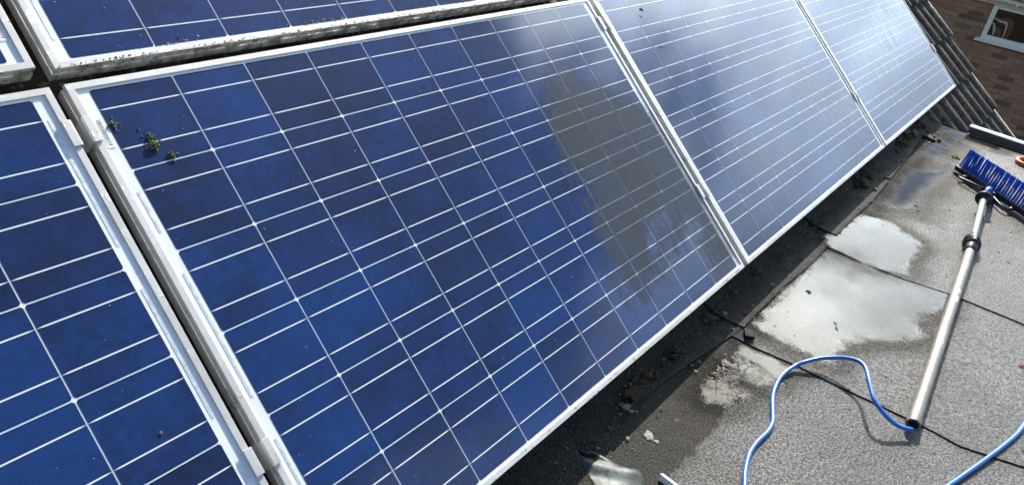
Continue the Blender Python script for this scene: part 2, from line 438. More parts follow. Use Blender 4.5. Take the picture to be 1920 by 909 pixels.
def clamp(u, v, lab, end=False):
    r = empty('end_clamp' if end else 'mid_clamp', arr(u, v), (T, 0, math.pi if end else 0)); 
    if end: r.rotation_euler = (T, 0, 0); r.scale = (-1, 1, 1)
    tag(r, lab, 'clamp', None if end else 'mid clamps joining neighbouring panels')
    link('clamp_channel', ME_cle if end else ME_cl, r); link('bolt', ME_bolt, r, (0, 0, -0.034))
clamp(-0.0460, -0.073, 'aluminium clamp in the dark gap, near the top by the barcode sticker')
clamp(-0.0460, -0.688, 'aluminium clamp with bolt in the dark gap, at the bottom edge of the photo')
clamp(1.6310, -0.080, 'small clamp on the upper right corner of the dirty middle panel')
clamp(1.6310, -0.694, 'small clamp low between the dirty middle panel and the pale one')
clamp(3.3070, -0.694, 'small clamp low between the pale panel and the farthest panel')
clamp(4.983, -0.694, 'small end clamp on the outer right edge of the farthest panel', True)
def rail(v, u0, u1, lab):
    bm = bmesh.new(); box(bm, u0, u1, -0.02, 0.02, -0.080, -0.0405, 0.0015)
    o = link('mounting_rail', bm_mesh('mounting_rail', bm, M_steel), None, arr(0, v), (T, 0, 0))
    tag(o, lab, 'rail', 'rails under the panels')
rail(-0.073, -1.75, 5.02, 'metal rail under the upper clamps of the lower panel row')
rail(-0.690, -1.75, 5.02, 'metal rail under the lower clamps of the lower panel row')
rail(UPY - 0.690, -1.75, 1.64, 'metal rail under the upper row of panels')

# ------------------------------------------------------------------ moss, grit, leaves
def moss_mat(name, a, b_, tip):
    mt, g, b = new_mat(name); tc = g.n('ShaderNodeTexCoord'); P = tc.outputs['Object']
    n = g.noise(P, 90, 5, 0.7); n2 = g.noise(P, 260, 4, 0.7)
    c = g.mix(g.step(n, 0.35, 0.62), a, b_)
    geo = g.n('ShaderNodeNewGeometry'); nz = g.step(n2, 0.50, 0.64)
    g.l(g.mix(nz, c, tip), b.inputs['Base Color']); b.inputs['Roughness'].default_value = 0.9
    g.l(g.bump(n2, 0.8, 0.002), b.inputs['Normal']); return mt
M_moss = moss_mat('cushion_moss', (0.022, 0.034, 0.008, 1), (0.060, 0.080, 0.018, 1), (0.36, 0.35, 0.24, 1))
M_mossd = moss_mat('wet_dark_moss', (0.020, 0.016, 0.010, 1), (0.085, 0.068, 0.030, 1), (0.20, 0.15, 0.075, 1))
M_mossy = moss_mat('yellow_moss', (0.10, 0.10, 0.03, 1), (0.24, 0.22, 0.08, 1), (0.36, 0.33, 0.17, 1))
M_grit = simple('grit', (0.42, 0.42, 0.38), 0.8, nscale=200, namp=0.5)
M_gritd = simple('dark_grit', (0.05, 0.05, 0.045), 0.7, nscale=200, namp=0.5)

def clump_bm(size, n, seed, flat=0.7, spread=1.0, sub=2, k=1.0):
    rr = random.Random(seed); bm = bmesh.new()
    for i in range(n):
        a = rr.uniform(0, 6.28); d = abs(rr.gauss(0, .42)) * size * spread
        r = k * size * rr.uniform(0.22, 0.5) * (1 - min(.6, d / size * .4)); cx, cy = d * math.cos(a), d * math.sin(a)
        q = bmesh.ops.create_icosphere(bm, subdivisions=sub, radius=r)
        for v in q['verts']:
            p = v.co.normalized(); q_ = 1 + 0.7 * noise.noise(p * 2.1 + Vector((seed, i, 0))) + 0.35 * noise.noise(p * 6 + Vector((i, seed, 3)))
            v.co = Vector((p.x * r * q_ + cx, p.y * r * q_ + cy, max(-0.0005, (p.z * q_ * flat + flat * .6) * r)))
    return bm

def on_panel(name, u, v, bm, mat, label, cat, group=None, n=-0.0028, rz=0):
    o = link(name, bm_mesh(name, bm, mat), None, arr(u, v, n), (T, 0, 0)); 
    return tag(o, label, cat, group)
def two_lobes(L, w, seed):
    bm = bmesh.new()
    for i in range(7):
        t = i / 6 - .5; q = bmesh.ops.create_icosphere(bm, subdivisions=2, radius=w)
        for v in q['verts']:
            p = v.co.normalized(); k = 1 + .5 * noise.noise(p * 2 + Vector((i, seed, 0)))
            v.co = Vector((p.x * w * k + t * L * .8, p.y * w * k - t * L * .55, max(0, p.z * w * k * .8 + w * .4)))
    return bm
on_panel('moss_clump', .009, -.070, clump_bm(.0115, 34, 51, 1.0, 1.3, 2, .45), M_moss, 'small two-lobed moss scrap beside the barcode sticker', 'moss', 'moss scraps on the panels')
on_panel('moss_clump', .057, -.124, clump_bm(.0170, 60, 12, 1.2, 1.0, 2, .5), M_moss, 'biggest tall moss clump on the middle panel near its top left', 'moss', 'moss scraps on the panels')
on_panel('moss_clump', .0575, -.108, clump_bm(.0115, 40, 31, 1.2, 1.0, 2, .5), M_moss, 'moss tuft just above the biggest clump on the busbar', 'moss', 'moss scraps on the panels')
on_panel('moss_clump', .078, -.152, clump_bm(.0125, 38, 5, 1.0, 1.1, 2, .5), M_moss, 'low moss tuft to the lower right of the biggest clump', 'moss', 'moss scraps on the panels')
on_panel('moss_crumb', .047, -.0895, clump_bm(.0034, 5, 6, .8), M_moss, 'single moss crumb between the sticker scrap and the biggest clump', 'moss', 'moss scraps on the panels')
on_panel('moss_clump', 1.903, -.062, clump_bm(.014, 9, 8, .3, 1.3), M_gritd, 'dark lichen blotch at the top of the pale panel', 'lichen')
on_panel('moss_clump', 1.872, -.083, clump_bm(.008, 6, 9, .3, 1.2), M_gritd, 'smaller dark lichen blotch just above the larger one on the pale panel', 'lichen')
on_panel('lichen_spot', 1.884, -.207, clump_bm(.006, 5, 10, .4), M_gritd, 'lone dark speck on the pale panel below the lichen blotches', 'lichen')
M_seed = simple('brown_seed', (0.22, 0.13, 0.06), 0.7, nscale=200, namp=0.5)
on_panel('seed_husk', -.166, -.577, clump_bm(.0042, 5, 14, .7), M_seed, 'tan seed husk on the lower left panel', 'seed')
on_panel('seed_husk', .698, -.809, clump_bm(.0045, 4, 15, .5, 1.4), M_moss, 'yellow green fleck low on the middle panel', 'moss')
on_panel('grit_lump', 1.119, -.568, clump_bm(.005, 4, 16, .9), M_gritd, 'black grit lump inside the dirt film of the middle panel', 'grit')
on_panel('grit_lump', .868, -.707, clump_bm(.0035, 4, 17, .9), M_grit, 'grey grit lump in the clean lower part of the middle panel', 'grit')

def specks(name, items, mat, label, zf):
    vs = []; fs = []
    for (P, r, ax) in items:
        b0 = len(vs); k = [random.uniform(.6, 1.3) for _ in range(5)]
        for q in range(5):
            a = q * 1.2566; vs.append(P + (ax[0] * math.cos(a) + ax[1] * math.sin(a)) * r * k[q])
        vs.append(P + ax[2] * r * random.uniform(.5, 1.0))
        for q in range(5): fs.append((b0 + q, b0 + (q + 1) % 5, b0 + 5))
    o = link(name, mesh_from(name, [tuple(v) for v in vs], fs, mat, smooth=True))
    return tag(o, label, 'grit', None, 'stuff')
its = []; itd = []
for k in range(1500):
    ou, ov = random.choice(((0, 0), (0, 0), (-PW, 0), (PW, 0), (2 * PW, 0), (0, UPY)))
    u = ou + random.uniform(0, NC * PIT); v = ov - random.random() ** 0.7 * NR * PIT
    if random.random() < .35: v = ov - NR * PIT + abs(random.gauss(0, .03))
    r = min(.0016, .0005 + random.expovariate(1 / .00025))
    (its if random.random() < .72 else itd).append((arr(u, v, -0.0026), r, (U, V, NN)))
specks('grit', its, M_grit, 'pale specks of grit and lichen scattered over the glass of the panels', 1)
specks('grit', itd, M_gritd, 'dark specks of grit scattered over the glass of the panels', 1)
# crust of lichen grains and moss bits on the lower lips
its = []; itd = []
for k in range(900):
    row = random.random()
    if row < .45: u = random.uniform(-.03, 1.6); v = UPY + LY0 + random.uniform(-.001, .006); n = .0002
    elif row < .75: u = random.uniform(-1.6, 5.0); v = LY0 + random.uniform(.001, .012); n = .0002
    else: u = random.choice((.20, .55, .60, 1.05, 1.2)) + random.gauss(0, .03); v = UPY + LY0 + LIP + abs(random.gauss(0, .006)); n = -.0026
    (its if random.random() < .5 else itd).append((arr(u, v, n), random.uniform(.0006, .0022), (U, V, NN)))
specks('lichen_grains', its, M_grit, 'pale lichen grains crusted along the lower frame edges', 1)
specks('moss_grains', itd, M_mossd, 'dark moss grains crusted along the lower frame edges', 1)

# ------------------------------------------------------------------ tiled roof
def tile_mat():
    mt, g, b = new_mat('concrete_tile'); tc = g.n('ShaderNodeTexCoord'); geo = g.n('ShaderNodeNewGeometry'); P = geo.outputs['Position']
    oi = g.n('ShaderNodeObjectInfo')
    n = g.noise(P, 16, 6, 0.7); n2 = g.noise(P, 120, 5, 0.75); n3 = g.noise(P, 45, 4, 0.6)
    c = g.mix(g.step(n, 0.35, 0.65), (0.034, 0.026, 0.018, 1), (0.110, 0.080, 0.054, 1))
    c = g.mix(g.m('MULTIPLY', oi.outputs['Random'], 0.35), c, (0.045, 0.034, 0.026, 1))
    c = g.mix(g.step(g.m('ADD', n3, g.m('MULTIPLY', n2, .4)), 0.80, 0.88), c, (0.30, 0.29, 0.25, 1))
    c = g.mix(g.step(g.m('ADD', n, g.m('MULTIPLY', n3, .5)), 0.89, 0.98), c, (0.16, 0.12, 0.045, 1))
    g.l(c, b.inputs['Base Color']); b.inputs['Roughness'].default_value = 0.78
    g.l(g.bump(n2, 0.7, 0.004), b.inputs['Normal']); return mt
M_tile = tile_mat()
TW, TG = 0.38, 0.300; TN = -0.122
def tile_mesh():
    """interlocking tile with two rounded rolls, overlapping the course below"""
    L = TG + 0.06; seg = 24; t = 0.013
    def h(x):
        ph = (x % 0.19) / 0.19; k = max(0, 1 - ((ph - .5) / .36) ** 2)
        return 0.034 * k ** 0.7
    vs = []; fs = []
    xs = [TW * i / seg for i in range(seg + 1)]
    for (y, dz) in ((0, 0.026), (0.003, 0.0275), (L, -0.006)):
        for x in xs: vs.append((x * 0.996, y, h(x) + dz))
    for x in xs: vs.append((x * 0.996, 0, h(x) * 0.9 + 0.026 - t))
    for x in xs: vs.append((x * 0.996, L, h(x) * 0.9 - 0.006 - t))
    n = seg + 1
    def q(a, b):
        for i in range(seg): fs.append((a * n + i, a * n + i + 1, b * n + i + 1, b * n + i))
    q(0, 1); q(1, 2); q(3, 0)
    for i in (0, seg): fs.append((0 * n + i, 2 * n + i, 4 * n + i, 3 * n + i))
    me = mesh_from('roof_tile', vs, fs, M_tile)
    for p in me.polygons: p.use_smooth = True
    return me
ME_tile = tile_mesh()
roofr = empty('tiled_roof', arr(0, 0, TN), (0, 0, 0))
tag(roofr, 'dark ribbed concrete tiled roof under the panels, bare at its right edge', 'roof')
VERGE = 6.00
inv = Matrix.Translation(-arr(0, 0, TN))
for c in range(-6, 6):
    v0 = -0.985 + 0.30 * c + 0.30 - 0.30      # lower edge of the course
    for k in range(0, 27):
        u0 = VERGE - TW * (k + 1)
        if v0 < -1.1 and u0 < 4.45: continue
        if v0 > 0.3 and u0 > 1.7 and u0 < 4.5: continue
        if u0 < -1.9: continue
        o = link('roof_tile', ME_tile, roofr, U * u0 + V * v0, (T + R(random.gauss(0, .25)), 0, R(random.gauss(0, .15))))
        o.location += NN * random.gauss(0, 0.0012)
M_deck = simple('roof_underlay', (0.02, 0.019, 0.018), 0.9)
bm = bmesh.new(); box(bm, -4.0, VERGE - .03, -2.6, 3.2, -0.05, -0.018)
d = link('roof_deck', bm_mesh('roof_deck', bm, M_deck), roofr, (0, 0, 0), (T, 0, 0))
M_pvc = simple('white_pvc', (0.78, 0.78, 0.78), 0.35, nscale=8, namp=0.04)
M_cement = simple('verge_cement', (0.72, 0.64, 0.60), 0.8, nscale=30, namp=0.2)
bm = bmesh.new(); 
for c in range(-6, 6):
    v0 = -0.985 + 0.30 * c
    q = box(bm, VERGE + .001, VERGE + .020, v0 + .000, v0 + .300, 0.010, 0.040)
    for v in q: v.co.z -= 0.026 * (v.co.y - v0) / .30
link('verge_strip', bm_mesh('verge_strip', bm, M_cement), roofr, (0, 0, 0), (T, 0, 0))

# ------------------------------------------------------------------ flat felt roof
def felt_mat():
    mt, g, b = new_mat('mineral_felt'); geo = g.n('ShaderNodeNewGeometry'); P = geo.outputs['Position']
    n1 = g.noise(P, 125, 3, 0.85); n2 = g.noise(P, 260, 2, 0.8); n3 = g.noise(P, 3.2, 6, 0.62); n4 = g.noise(P, 22, 5, 0.6)
    v = g.m('ADD', g.m('MULTIPLY', n1, 0.62), g.m('MULTIPLY', n2, 0.38))
    c = g.mix(g.step(v, 0.46, 0.56), (0.006, 0.0055, 0.005, 1), (0.215, 0.206, 0.192, 1))
    big = g.step(n3, 0.35, 0.68)
    c = g.mix(g.m('MULTIPLY', big, 0.6), c, g.mix(1.0, c, (0.50, 0.45, 0.41, 1), 'MULTIPLY'))
    px, py, pz = g.xyz(P)
    # panel shade painted into the felt by the slope foot, with brown dirt
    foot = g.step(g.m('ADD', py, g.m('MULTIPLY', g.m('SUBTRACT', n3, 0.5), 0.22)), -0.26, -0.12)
    panel_shade = g.m('MULTIPLY', g.step(g.m('ADD', py, g.m('MULTIPLY', g.m('SUBTRACT', n4, 0.5), 0.07)), -0.222, -0.205), g.step(g.m('ADD', px, g.m('MULTIPLY', g.m('SUBTRACT', n4, 0.5), 0.25)), 1.30, 1.20))  # sharp-edged panel shadow painted wider than the sun casts it
    foot = g.m('MAXIMUM', foot, panel_shade)
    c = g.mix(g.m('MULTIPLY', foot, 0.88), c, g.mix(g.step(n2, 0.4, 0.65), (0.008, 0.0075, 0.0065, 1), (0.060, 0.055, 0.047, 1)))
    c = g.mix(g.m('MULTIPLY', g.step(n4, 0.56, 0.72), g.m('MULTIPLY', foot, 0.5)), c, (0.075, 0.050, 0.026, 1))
    g.l(c, b.inputs['Base Color'])
    rgh = g.m('ADD', g.m('ADD', 0.26, g.m('MULTIPLY', n4, 0.30)), g.m('MULTIPLY', foot, 0.25), clamp=True)
    g.l(rgh, b.inputs['Roughness']); g.put(g.m('SUBTRACT', 0.55, g.m('MULTIPLY', foot, 0.4)), b.inputs['Specular IOR Level'])
    h = g.m('ADD', g.m('MULTIPLY', v, 1.8), g.m('MULTIPLY', n4, 1.6))
    g.l(g.bump(h, 1.0, 0.006), b.inputs['Normal']); return mt
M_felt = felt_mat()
M_feltedge = simple('felt_edge', (0.012, 0.012, 0.012), 0.7, nscale=200)

flat = empty('flat_roof', (0, 0, 0)); tag(flat, 'flat roof of grey mineral felt sheets with puddles, beside the panels', 'roof')
def jitter(poly, amp, step=0.02, seed=0):
    out = []
    n = len(poly)
    for i in range(n):
        a = Vector((*poly[i], 0)); b = Vector((*poly[(i + 1) % n], 0)); L = (b - a).length; k = max(1, min(160, int(L / step)))
        t = (b - a).normalized() if L > 0 else Vector(); nn = Vector((-t.y, t.x, 0))
        for j in range(k):
            p = a + (b - a) * j / k
            p = p + nn * amp * (noise.noise(p * 9 + Vector((seed, 0, 0))) + .6 * noise.noise(p * 45 + Vector((0, seed, 0))))
            out.append((p.x, p.y))
    return out
def sheet(poly, z0, z1, name='felt_sheet', amp=0.003, seed=1):
    pts = jitter(poly, amp, 0.015, seed); bm = bmesh.new()
    top = [bm.verts.new((x, y, z1)) for x, y in pts]; bot = [bm.verts.new((x, y, z0)) for x, y in pts]
    f = bm.faces.new(top); f.material_index = 0; n = len(pts)
    for i in range(n):
        f = bm.faces.new((top[i], bot[i], bot[(i + 1) % n], top[(i + 1) % n])); f.material_index = 1
    bmesh.ops.triangulate(bm, faces=[f for f in bm.faces if len(f.verts) > 4])
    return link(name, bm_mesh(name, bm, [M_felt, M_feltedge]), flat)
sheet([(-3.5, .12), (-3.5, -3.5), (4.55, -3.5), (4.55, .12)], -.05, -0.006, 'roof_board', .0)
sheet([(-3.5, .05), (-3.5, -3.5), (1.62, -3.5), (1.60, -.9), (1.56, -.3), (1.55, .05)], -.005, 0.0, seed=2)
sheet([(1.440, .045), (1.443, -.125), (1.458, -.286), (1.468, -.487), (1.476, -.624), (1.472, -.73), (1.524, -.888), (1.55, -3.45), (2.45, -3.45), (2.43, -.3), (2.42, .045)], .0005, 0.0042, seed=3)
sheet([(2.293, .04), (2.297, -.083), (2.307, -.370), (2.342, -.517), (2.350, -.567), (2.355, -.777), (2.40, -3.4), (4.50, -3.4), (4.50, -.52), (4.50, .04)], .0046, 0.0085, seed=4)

# upstand sheets: lie on the flat roof by the slope, then turn up under the panels
def upstand(x0, x1, ys, zoff, seed, th=0.0045, lift=0.0, yl=None, slant=False):
    """ys: list of (x, y) of the front edge"""
    nx = max(8, int((x1 - x0) / 0.012)); ny = 46
    def yfront(x):
        for (a, ya), (b, yb) in zip(ys, ys[1:]):
            if x <= b: return ya + (yb - ya) * (x - a) / (b - a) if x > a else ya
        return ys[-1][1]
    vs = []; fs = []
    for i in range(nx + 1):
        xo = x = x0 + (x1 - x0) * i / nx; yf = yfront(x) + .0035 * noise.noise(Vector((x * 14, seed, 0))) + .002 * noise.noise(Vector((x * 60, seed, 4)))
        for j in range(ny + 1):
            x = xo; t = j / ny; s = t * (0.50 - yf) ; y0 = yf + s
            # arc from flat to slope about y=0.02
            if y0 < -0.01: y, z = y0, 0.0
            else:
                q = y0 + 0.01; r = 0.10; a = min(q / r, T)
                y = -0.01 + r * math.sin(a) + (q - r * a if q > r * T else 0) * math.cos(T); z = r * (1 - math.cos(a)) + (q - r * a if q > r * T else 0) * math.sin(T)
            w = noise.noise(Vector((x * 4.2, y * 5, seed))) * .010 + noise.noise(Vector((x * 13, y * 9, seed + 5))) * .006
            w *= max(0, min(1, (y + .05) / .12))
            if slant: x = xo + (0.30 * y + 0.020) * max(0.0, min(1.0, (xo - .3) / .35))
            vs.append((x + .004 * noise.noise(Vector((y * 20, seed, 9))) * (1 if i in (0, nx) else 0), y, z + zoff + w + lift * max(0, min(1, (y + .04) / .05)) * (1 if yl is None else max(0, min(1, (x - yl[0]) / (yl[1] - yl[0]))))))
    n = ny + 1
    for i in range(nx):
        for j in range(ny): fs.append((i * n + j, (i + 1) * n + j, (i + 1) * n + j + 1, i * n + j + 1))
    nv = len(vs); mi = [0] * len(fs)
    def skirt(idx):
        b0 = len(vs)
        for k in idx: v = vs[k]; vs.append((v[0], v[1], v[2] - th))
        for q in range(len(idx) - 1): fs.append((idx[q], b0 + q, b0 + q + 1, idx[q + 1])); mi.append(1)
    skirt([i * n for i in range(nx + 1)]); skirt([j for j in range(n)]); skirt([nx * n + j for j in range(n)])
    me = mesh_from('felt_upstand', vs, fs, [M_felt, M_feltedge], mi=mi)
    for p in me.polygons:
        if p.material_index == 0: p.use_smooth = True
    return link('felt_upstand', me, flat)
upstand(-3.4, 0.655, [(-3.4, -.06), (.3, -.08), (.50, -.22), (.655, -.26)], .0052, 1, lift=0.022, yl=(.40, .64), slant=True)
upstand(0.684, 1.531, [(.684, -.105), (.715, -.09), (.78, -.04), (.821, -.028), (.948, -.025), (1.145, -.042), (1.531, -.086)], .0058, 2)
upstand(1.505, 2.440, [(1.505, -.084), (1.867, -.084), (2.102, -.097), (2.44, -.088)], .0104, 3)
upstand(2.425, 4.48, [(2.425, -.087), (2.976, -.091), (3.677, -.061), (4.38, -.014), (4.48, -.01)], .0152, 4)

# kerb along the far edge of the flat roof
M_feltk = simple('kerb_felt', (0.06, 0.058, 0.055), 0.6, nscale=150, namp=0.6, bump=0.5, bdist=0.003)
bm = bmesh.new(); box(bm, 4.500, 4.555, -3.4, -.20, -.05, 0.048, 0.006); box(bm, 4.47, 4.4995, -3.4, -.205, 0.009, 0.018, .003)
link('kerb', bm_mesh('kerb', bm, M_feltk), flat)
bm = bmesh.new(); box(bm, 4.497, 4.512, -3.4, -.198, 0.0485, 0.0555, .002); box(bm, 4.512, 4.562, -3.4, -.198, 0.0485, 0.052)
link('edge_trim', bm_mesh('edge_trim', bm, M_pvc), flat)

# ------------------------------------------------------------------ puddles
def water_mat():
    mt, g, b = new_mat('puddle_water'); mt.node_tree.nodes.remove(b); out = mt.node_tree.nodes['Material Output']
    geo = g.n('ShaderNodeNewGeometry'); P = geo.outputs['Position']
    at = g.n('ShaderNodeAttribute'); at.attribute_name = 'depth'
    n1 = g.noise(P, 330, 3, 0.75); n2 = g.noise(P, 20, 6, 0.65); n3 = g.noise(P, 90, 3, 0.6)
    d = g.m('ADD', at.outputs['Fac'], g.m('ADD', g.m('MULTIPLY', g.m('SUBTRACT', n1, 0.5), 3.4), g.m('MULTIPLY', g.m('SUBTRACT', n2, 0.5), 1.9)))
    a = g.step(d, 0.20, 0.80)
    bm_ = g.nt.nodes.new('ShaderNodeBump'); bm_.inputs['Strength'].default_value = 0.05; bm_.inputs['Distance'].default_value = 0.0016
    g.l(g.m('MULTIPLY', g.m('SUBTRACT', 1.0, g.step(at.outputs['Fac'], 0.0, 0.9)), g.m('ADD', n3, n1)), bm_.inputs['Height'])
    fr = two_sided_fresnel(g, 0.021)
    gl = g.n('ShaderNodeBsdfGlossy'); gl.inputs['Roughness'].default_value = 0.02; g.l(bm_.outputs[0], gl.inputs['Normal'])
    tr = g.n('ShaderNodeBsdfTransparent'); g.l(g.mix(g.step(at.outputs['Fac'], 0.3, 1.2), (0.85, 0.84, 0.82, 1), (0.36, 0.33, 0.28, 1)), tr.inputs['Color'])
    mx = g.n('ShaderNodeMixShader'); g.l(fr, mx.inputs[0]); g.l(tr.outputs[0], mx.inputs[1]); g.l(gl.outputs[0], mx.inputs[2])
    t2 = g.n('ShaderNodeBsdfTransparent'); dm = g.step(g.m('ADD', at.outputs['Fac'], g.m('MULTIPLY', g.m('SUBTRACT', n2, 0.5), 2.0)), -2.4, 0.1)
    g.l(g.mix(dm, (1, 1, 1, 1), (0.70, 0.69, 0.67, 1)), t2.inputs['Color'])
    m2 = g.n('ShaderNodeMixShader'); g.l(a, m2.inputs[0]); g.l(t2.outputs[0], m2.inputs[1]); g.l(mx.outputs[0], m2.inputs[2])
    g.l(m2.outputs[0], out.inputs['Surface']); return mt
M_water = water_mat()
def puddle(poly, z, label, soft=0.03, bias=0.5, pad=0.13, st=0.007):
    x0, x1 = min(p[0] for p in poly) - pad, max(p[0] for p in poly) + pad; y0, y1 = min(p[1] for p in poly) - pad, max(p[1] for p in poly) + pad
    nx, ny = int((x1 - x0) / st), int((y1 - y0) / st); vs = []; dp = []; idx = {}; fs = []
    val = {}
    for i in range(nx + 1):
        for j in range(ny + 1):
            x, y = x0 + i * st, y0 + j * st
            w = .022 * noise.noise(Vector((x * 7, y * 7, 1))) + .012 * noise.noise(Vector((x * 19, y * 19, 2)))
            val[i, j] = max(-3, min(2.2, (seg_dist(x, y, poly) + w) / (soft * 1.35) + bias))
    for i in range(nx):
        for j in range(ny):
            cs = ((i, j), (i + 1, j), (i + 1, j + 1), (i, j + 1))
            if max(val[c] for c in cs) < -2.9: continue
            for c in cs:
                if c not in idx: idx[c] = len(vs); vs.append((x0 + c[0] * st, y0 + c[1] * st, z)); dp.append(val[c])
            fs.append(tuple(idx[c] for c in cs))
    me = mesh_from('puddle', vs, fs, M_water, smooth=True)
    a = me.attributes.new('depth', 'FLOAT', 'POINT'); a.data.foreach_set('value', dp)
    o = link('puddle', me); tag(o, label, 'puddle', None, 'structure'); return o
BIG = [(2.285, -.102), (2.28, -.30), (2.335, -.45), (2.325, -.53), (2.149, -.517), (2.028, -.466), (1.954, -.508), (1.82, -.43), (1.70, -.33), (1.56, -.33), (1.54, -.25), (1.56, -.10), (1.883, -.105)]
puddle(BIG, .0066, 'largest puddle, mirroring bright cream cloud in the middle of the felt', .03, .55)
puddle([(2.34, -.10), (2.72, -.125), (2.76, -.19), (2.66, -.33), (2.50, -.33), (2.37, -.34), (2.31, -.25)], .0110, 'puddle above the lap joint next to the largest one, bright with cloud', .03, 1.1)
puddle([(1.25, -.135), (1.425, -.120), (1.435, -.285), (1.333, -.28), (1.28, -.22)], .0020, 'narrow puddle below the lap joint, by the brown leaves', .022, .4)
puddle([(2.90, -.11), (3.55, -.09), (3.74, -.28), (3.40, -.26), (3.25, -.25), (2.98, -.26)], .0110, 'shallow blue puddle left of the brush head', .05, .1)
puddle([(3.72, -.07), (4.25, -.05), (4.20, -.22), (3.80, -.20)], .0110, 'thin wet patch mirroring blue sky above the brush', .06, -.05)
puddle([(4.36, -.10), (4.46, -.12), (4.47, -.41), (4.38, -.40), (4.30, -.22)], .0110, 'long blue puddle lying along the black kerb', .03, .4)
puddle([(1.10, -.15), (1.19, -.115), (1.25, -.135), (1.22, -.22), (1.12, -.20)], .0020, 'small grey puddle nearest the shadow of the panels', .03, .45)

# ------------------------------------------------------------------ debris on the felt
def on_felt(name, x, y, z, bm, mat, label, cat, group=None, rz=0.0, smooth=False):
    o = link(name, bm_mesh(name, bm, mat, smooth), None, (x, y, z), (0, 0, rz)); return tag(o, label, cat, group)
GM = 'moss lumps at the foot of the slope'
for (x, y, z, s, n, mt, lab, seed) in (
    (1.455, .012, .010, .028, 16, M_mossd, 'brown green moss lump under the corner of the dirty panel', 1),
    (.960, .008, .010, .030, 16, M_mossd, 'moss lump under the middle panel, above the torn felt', 2),
    (3.073, .000, .017, .050, 18, M_mossd, 'big dark moss lump below the middle of the pale panel', 3),
    (3.20, .020, .020, .045, 14, M_mossd, 'dark moss lump just right of the big one below the pale panel', 4),
    (2.393, .045, .014, .034, 12, M_moss, 'olive moss lump hanging at the left end of the pale panel', 5),
    (3.258, -.064, .017, .018, 9, M_mossd, 'small dark moss lump out on the felt seam below the pale panel', 6),
    (3.975, -.238, .010, .022, 10, M_mossy, 'yellow green moss tuft just above the end of the brush', 7),
    (3.70, -.291, .010, .020, 9, M_mossd, 'thin dark moss scrap under the brush head', 8),
    (4.139, -.080, .012, .045, 12, M_gritd, 'black angular debris lump out from the farthest panel', 9),
    (4.00, .025, .020, .040, 12, M_mossd, 'dark moss lump under the farthest panel, nearest the pale one', 10),
    (3.84, .030, .022, .045, 12, M_mossd, 'low dark moss lump under the corner where the far panels meet', 11),
    (4.30, .03, .020, .050, 14, M_mossd, 'dark moss lump in the corner where felt meets tiles', 12),
    (1.86, .02, .015, .030, 12, M_mossd, 'dark moss lump in the shade left of the olive lump', 14),
    (1.66, .02, .015, .022, 10, M_mossd, 'small dark moss lump in the shade right of the dirty panel corner', 15),
    (1.06, .01, .010, .024, 12, M_mossd, 'loose dark moss in the shade right of the lump above the torn felt', 16),
    (1.23, .00, .010, .022, 12, M_mossd, 'scattered brown moss in the shade above the brown leaves', 17)):
    on_felt('moss_lump', x, y, z, clump_bm(s, n, seed * 7 + 1, .62, 1.3), mt, lab, 'moss' if mt != M_gritd else 'debris', GM)

def chip_bm(L, W, H, seed, n=7):
    rr = random.Random(seed); bm = bmesh.new(); pts = []
    for i in range(n):
        a = i * 2 * math.pi / n + rr.uniform(-.2, .2); k = rr.uniform(.75, 1.1); pts.append((math.cos(a) * L * k, math.sin(a) * W * k))
    top = [bm.verts.new((x * .86, y * .86, H * rr.uniform(.7, 1.1))) for x, y in pts]; bot = [bm.verts.new((x, y, 0)) for x, y in pts]
    c = bm.verts.new((0, 0, H * 1.15))
    for i in range(n):
        bm.faces.new((top[i], top[(i + 1) % n], c)); bm.faces.new((bot[i], bot[(i + 1) % n], top[(i + 1) % n], top[i]))
    bm.faces.new(bot[::-1]); return bm
M_slate = simple('black_slate', (0.006, 0.006, 0.006), 0.95, nscale=120, namp=0.4, bump=.3)
M_brown = simple('rotten_leaf', (0.035, 0.018, 0.012), 0.6, nscale=120, namp=0.6, bump=.5)
M_clay = simple('clay_crumb', (0.15, 0.055, 0.03), 0.8, nscale=200, namp=0.5, bump=.5)
M_pale = simple('pale_mortar', (0.22, 0.21, 0.19), 0.85, nscale=150, namp=0.35, bump=.6, bdist=.002)
def slate_bm():
    bm = bmesh.new(); box(bm, -.021, .021, -.015, .015, 0, .010, .0015); return bm
on_felt('slate_chip', 1.479, -.113, .0095, slate_bm(), M_slate, 'black square slate chip on the felt joint by the narrow puddle', 'slate chip', rz=.5)
on_felt('rotten_leaf', 1.297, -.126, .001, clump_bm(.026, 14, 91, .30, 1.3), M_brown, 'dark brown rotten leaf at the edge of the narrow puddle', 'leaf', rz=-1.2)
on_felt('rotten_leaf', 1.262, -.118, .001, clump_bm(.016, 9, 93, .30, 1.2), M_brown, 'dark brown leaf scrap between the longer leaf and the clay crumb', 'leaf', rz=-.8)
on_felt('clay_crumb', 1.223, -.120, .001, clump_bm(.018, 8, 95, .5, .9), M_clay, 'orange brown clay crumb at the corner of the shaded felt', 'crumb', rz=-1.0)
on_felt('clay_crumb', 2.059, -.806, .0055, clump_bm(.016, 8, 97, .3, 1.3), M_clay, 'light tan leaf scrap at the right edge of the felt beyond the pole', 'leaf', rz=.9)
on_felt('clay_crumb', 1.47, -.008, .016, clump_bm(.012, 7, 98, .5, 1), M_clay, 'reddish crumb beside the moss lump under the dirty panel corner', 'crumb')
def mortar_bm():
    bm = clump_bm(.022, 14, 77, .22, 1.0); return bm
on_felt('mortar_splash', .858, -.108, .0005, mortar_bm(), M_pale, 'pale grey mortar splash on the shaded felt', 'mortar')
on_felt('mortar_splash', .895, -.020, .0105, clump_bm(.020, 12, 78, .14, 1.6), M_pale, 'faint pale scuff of mortar up the shaded felt', 'mortar')
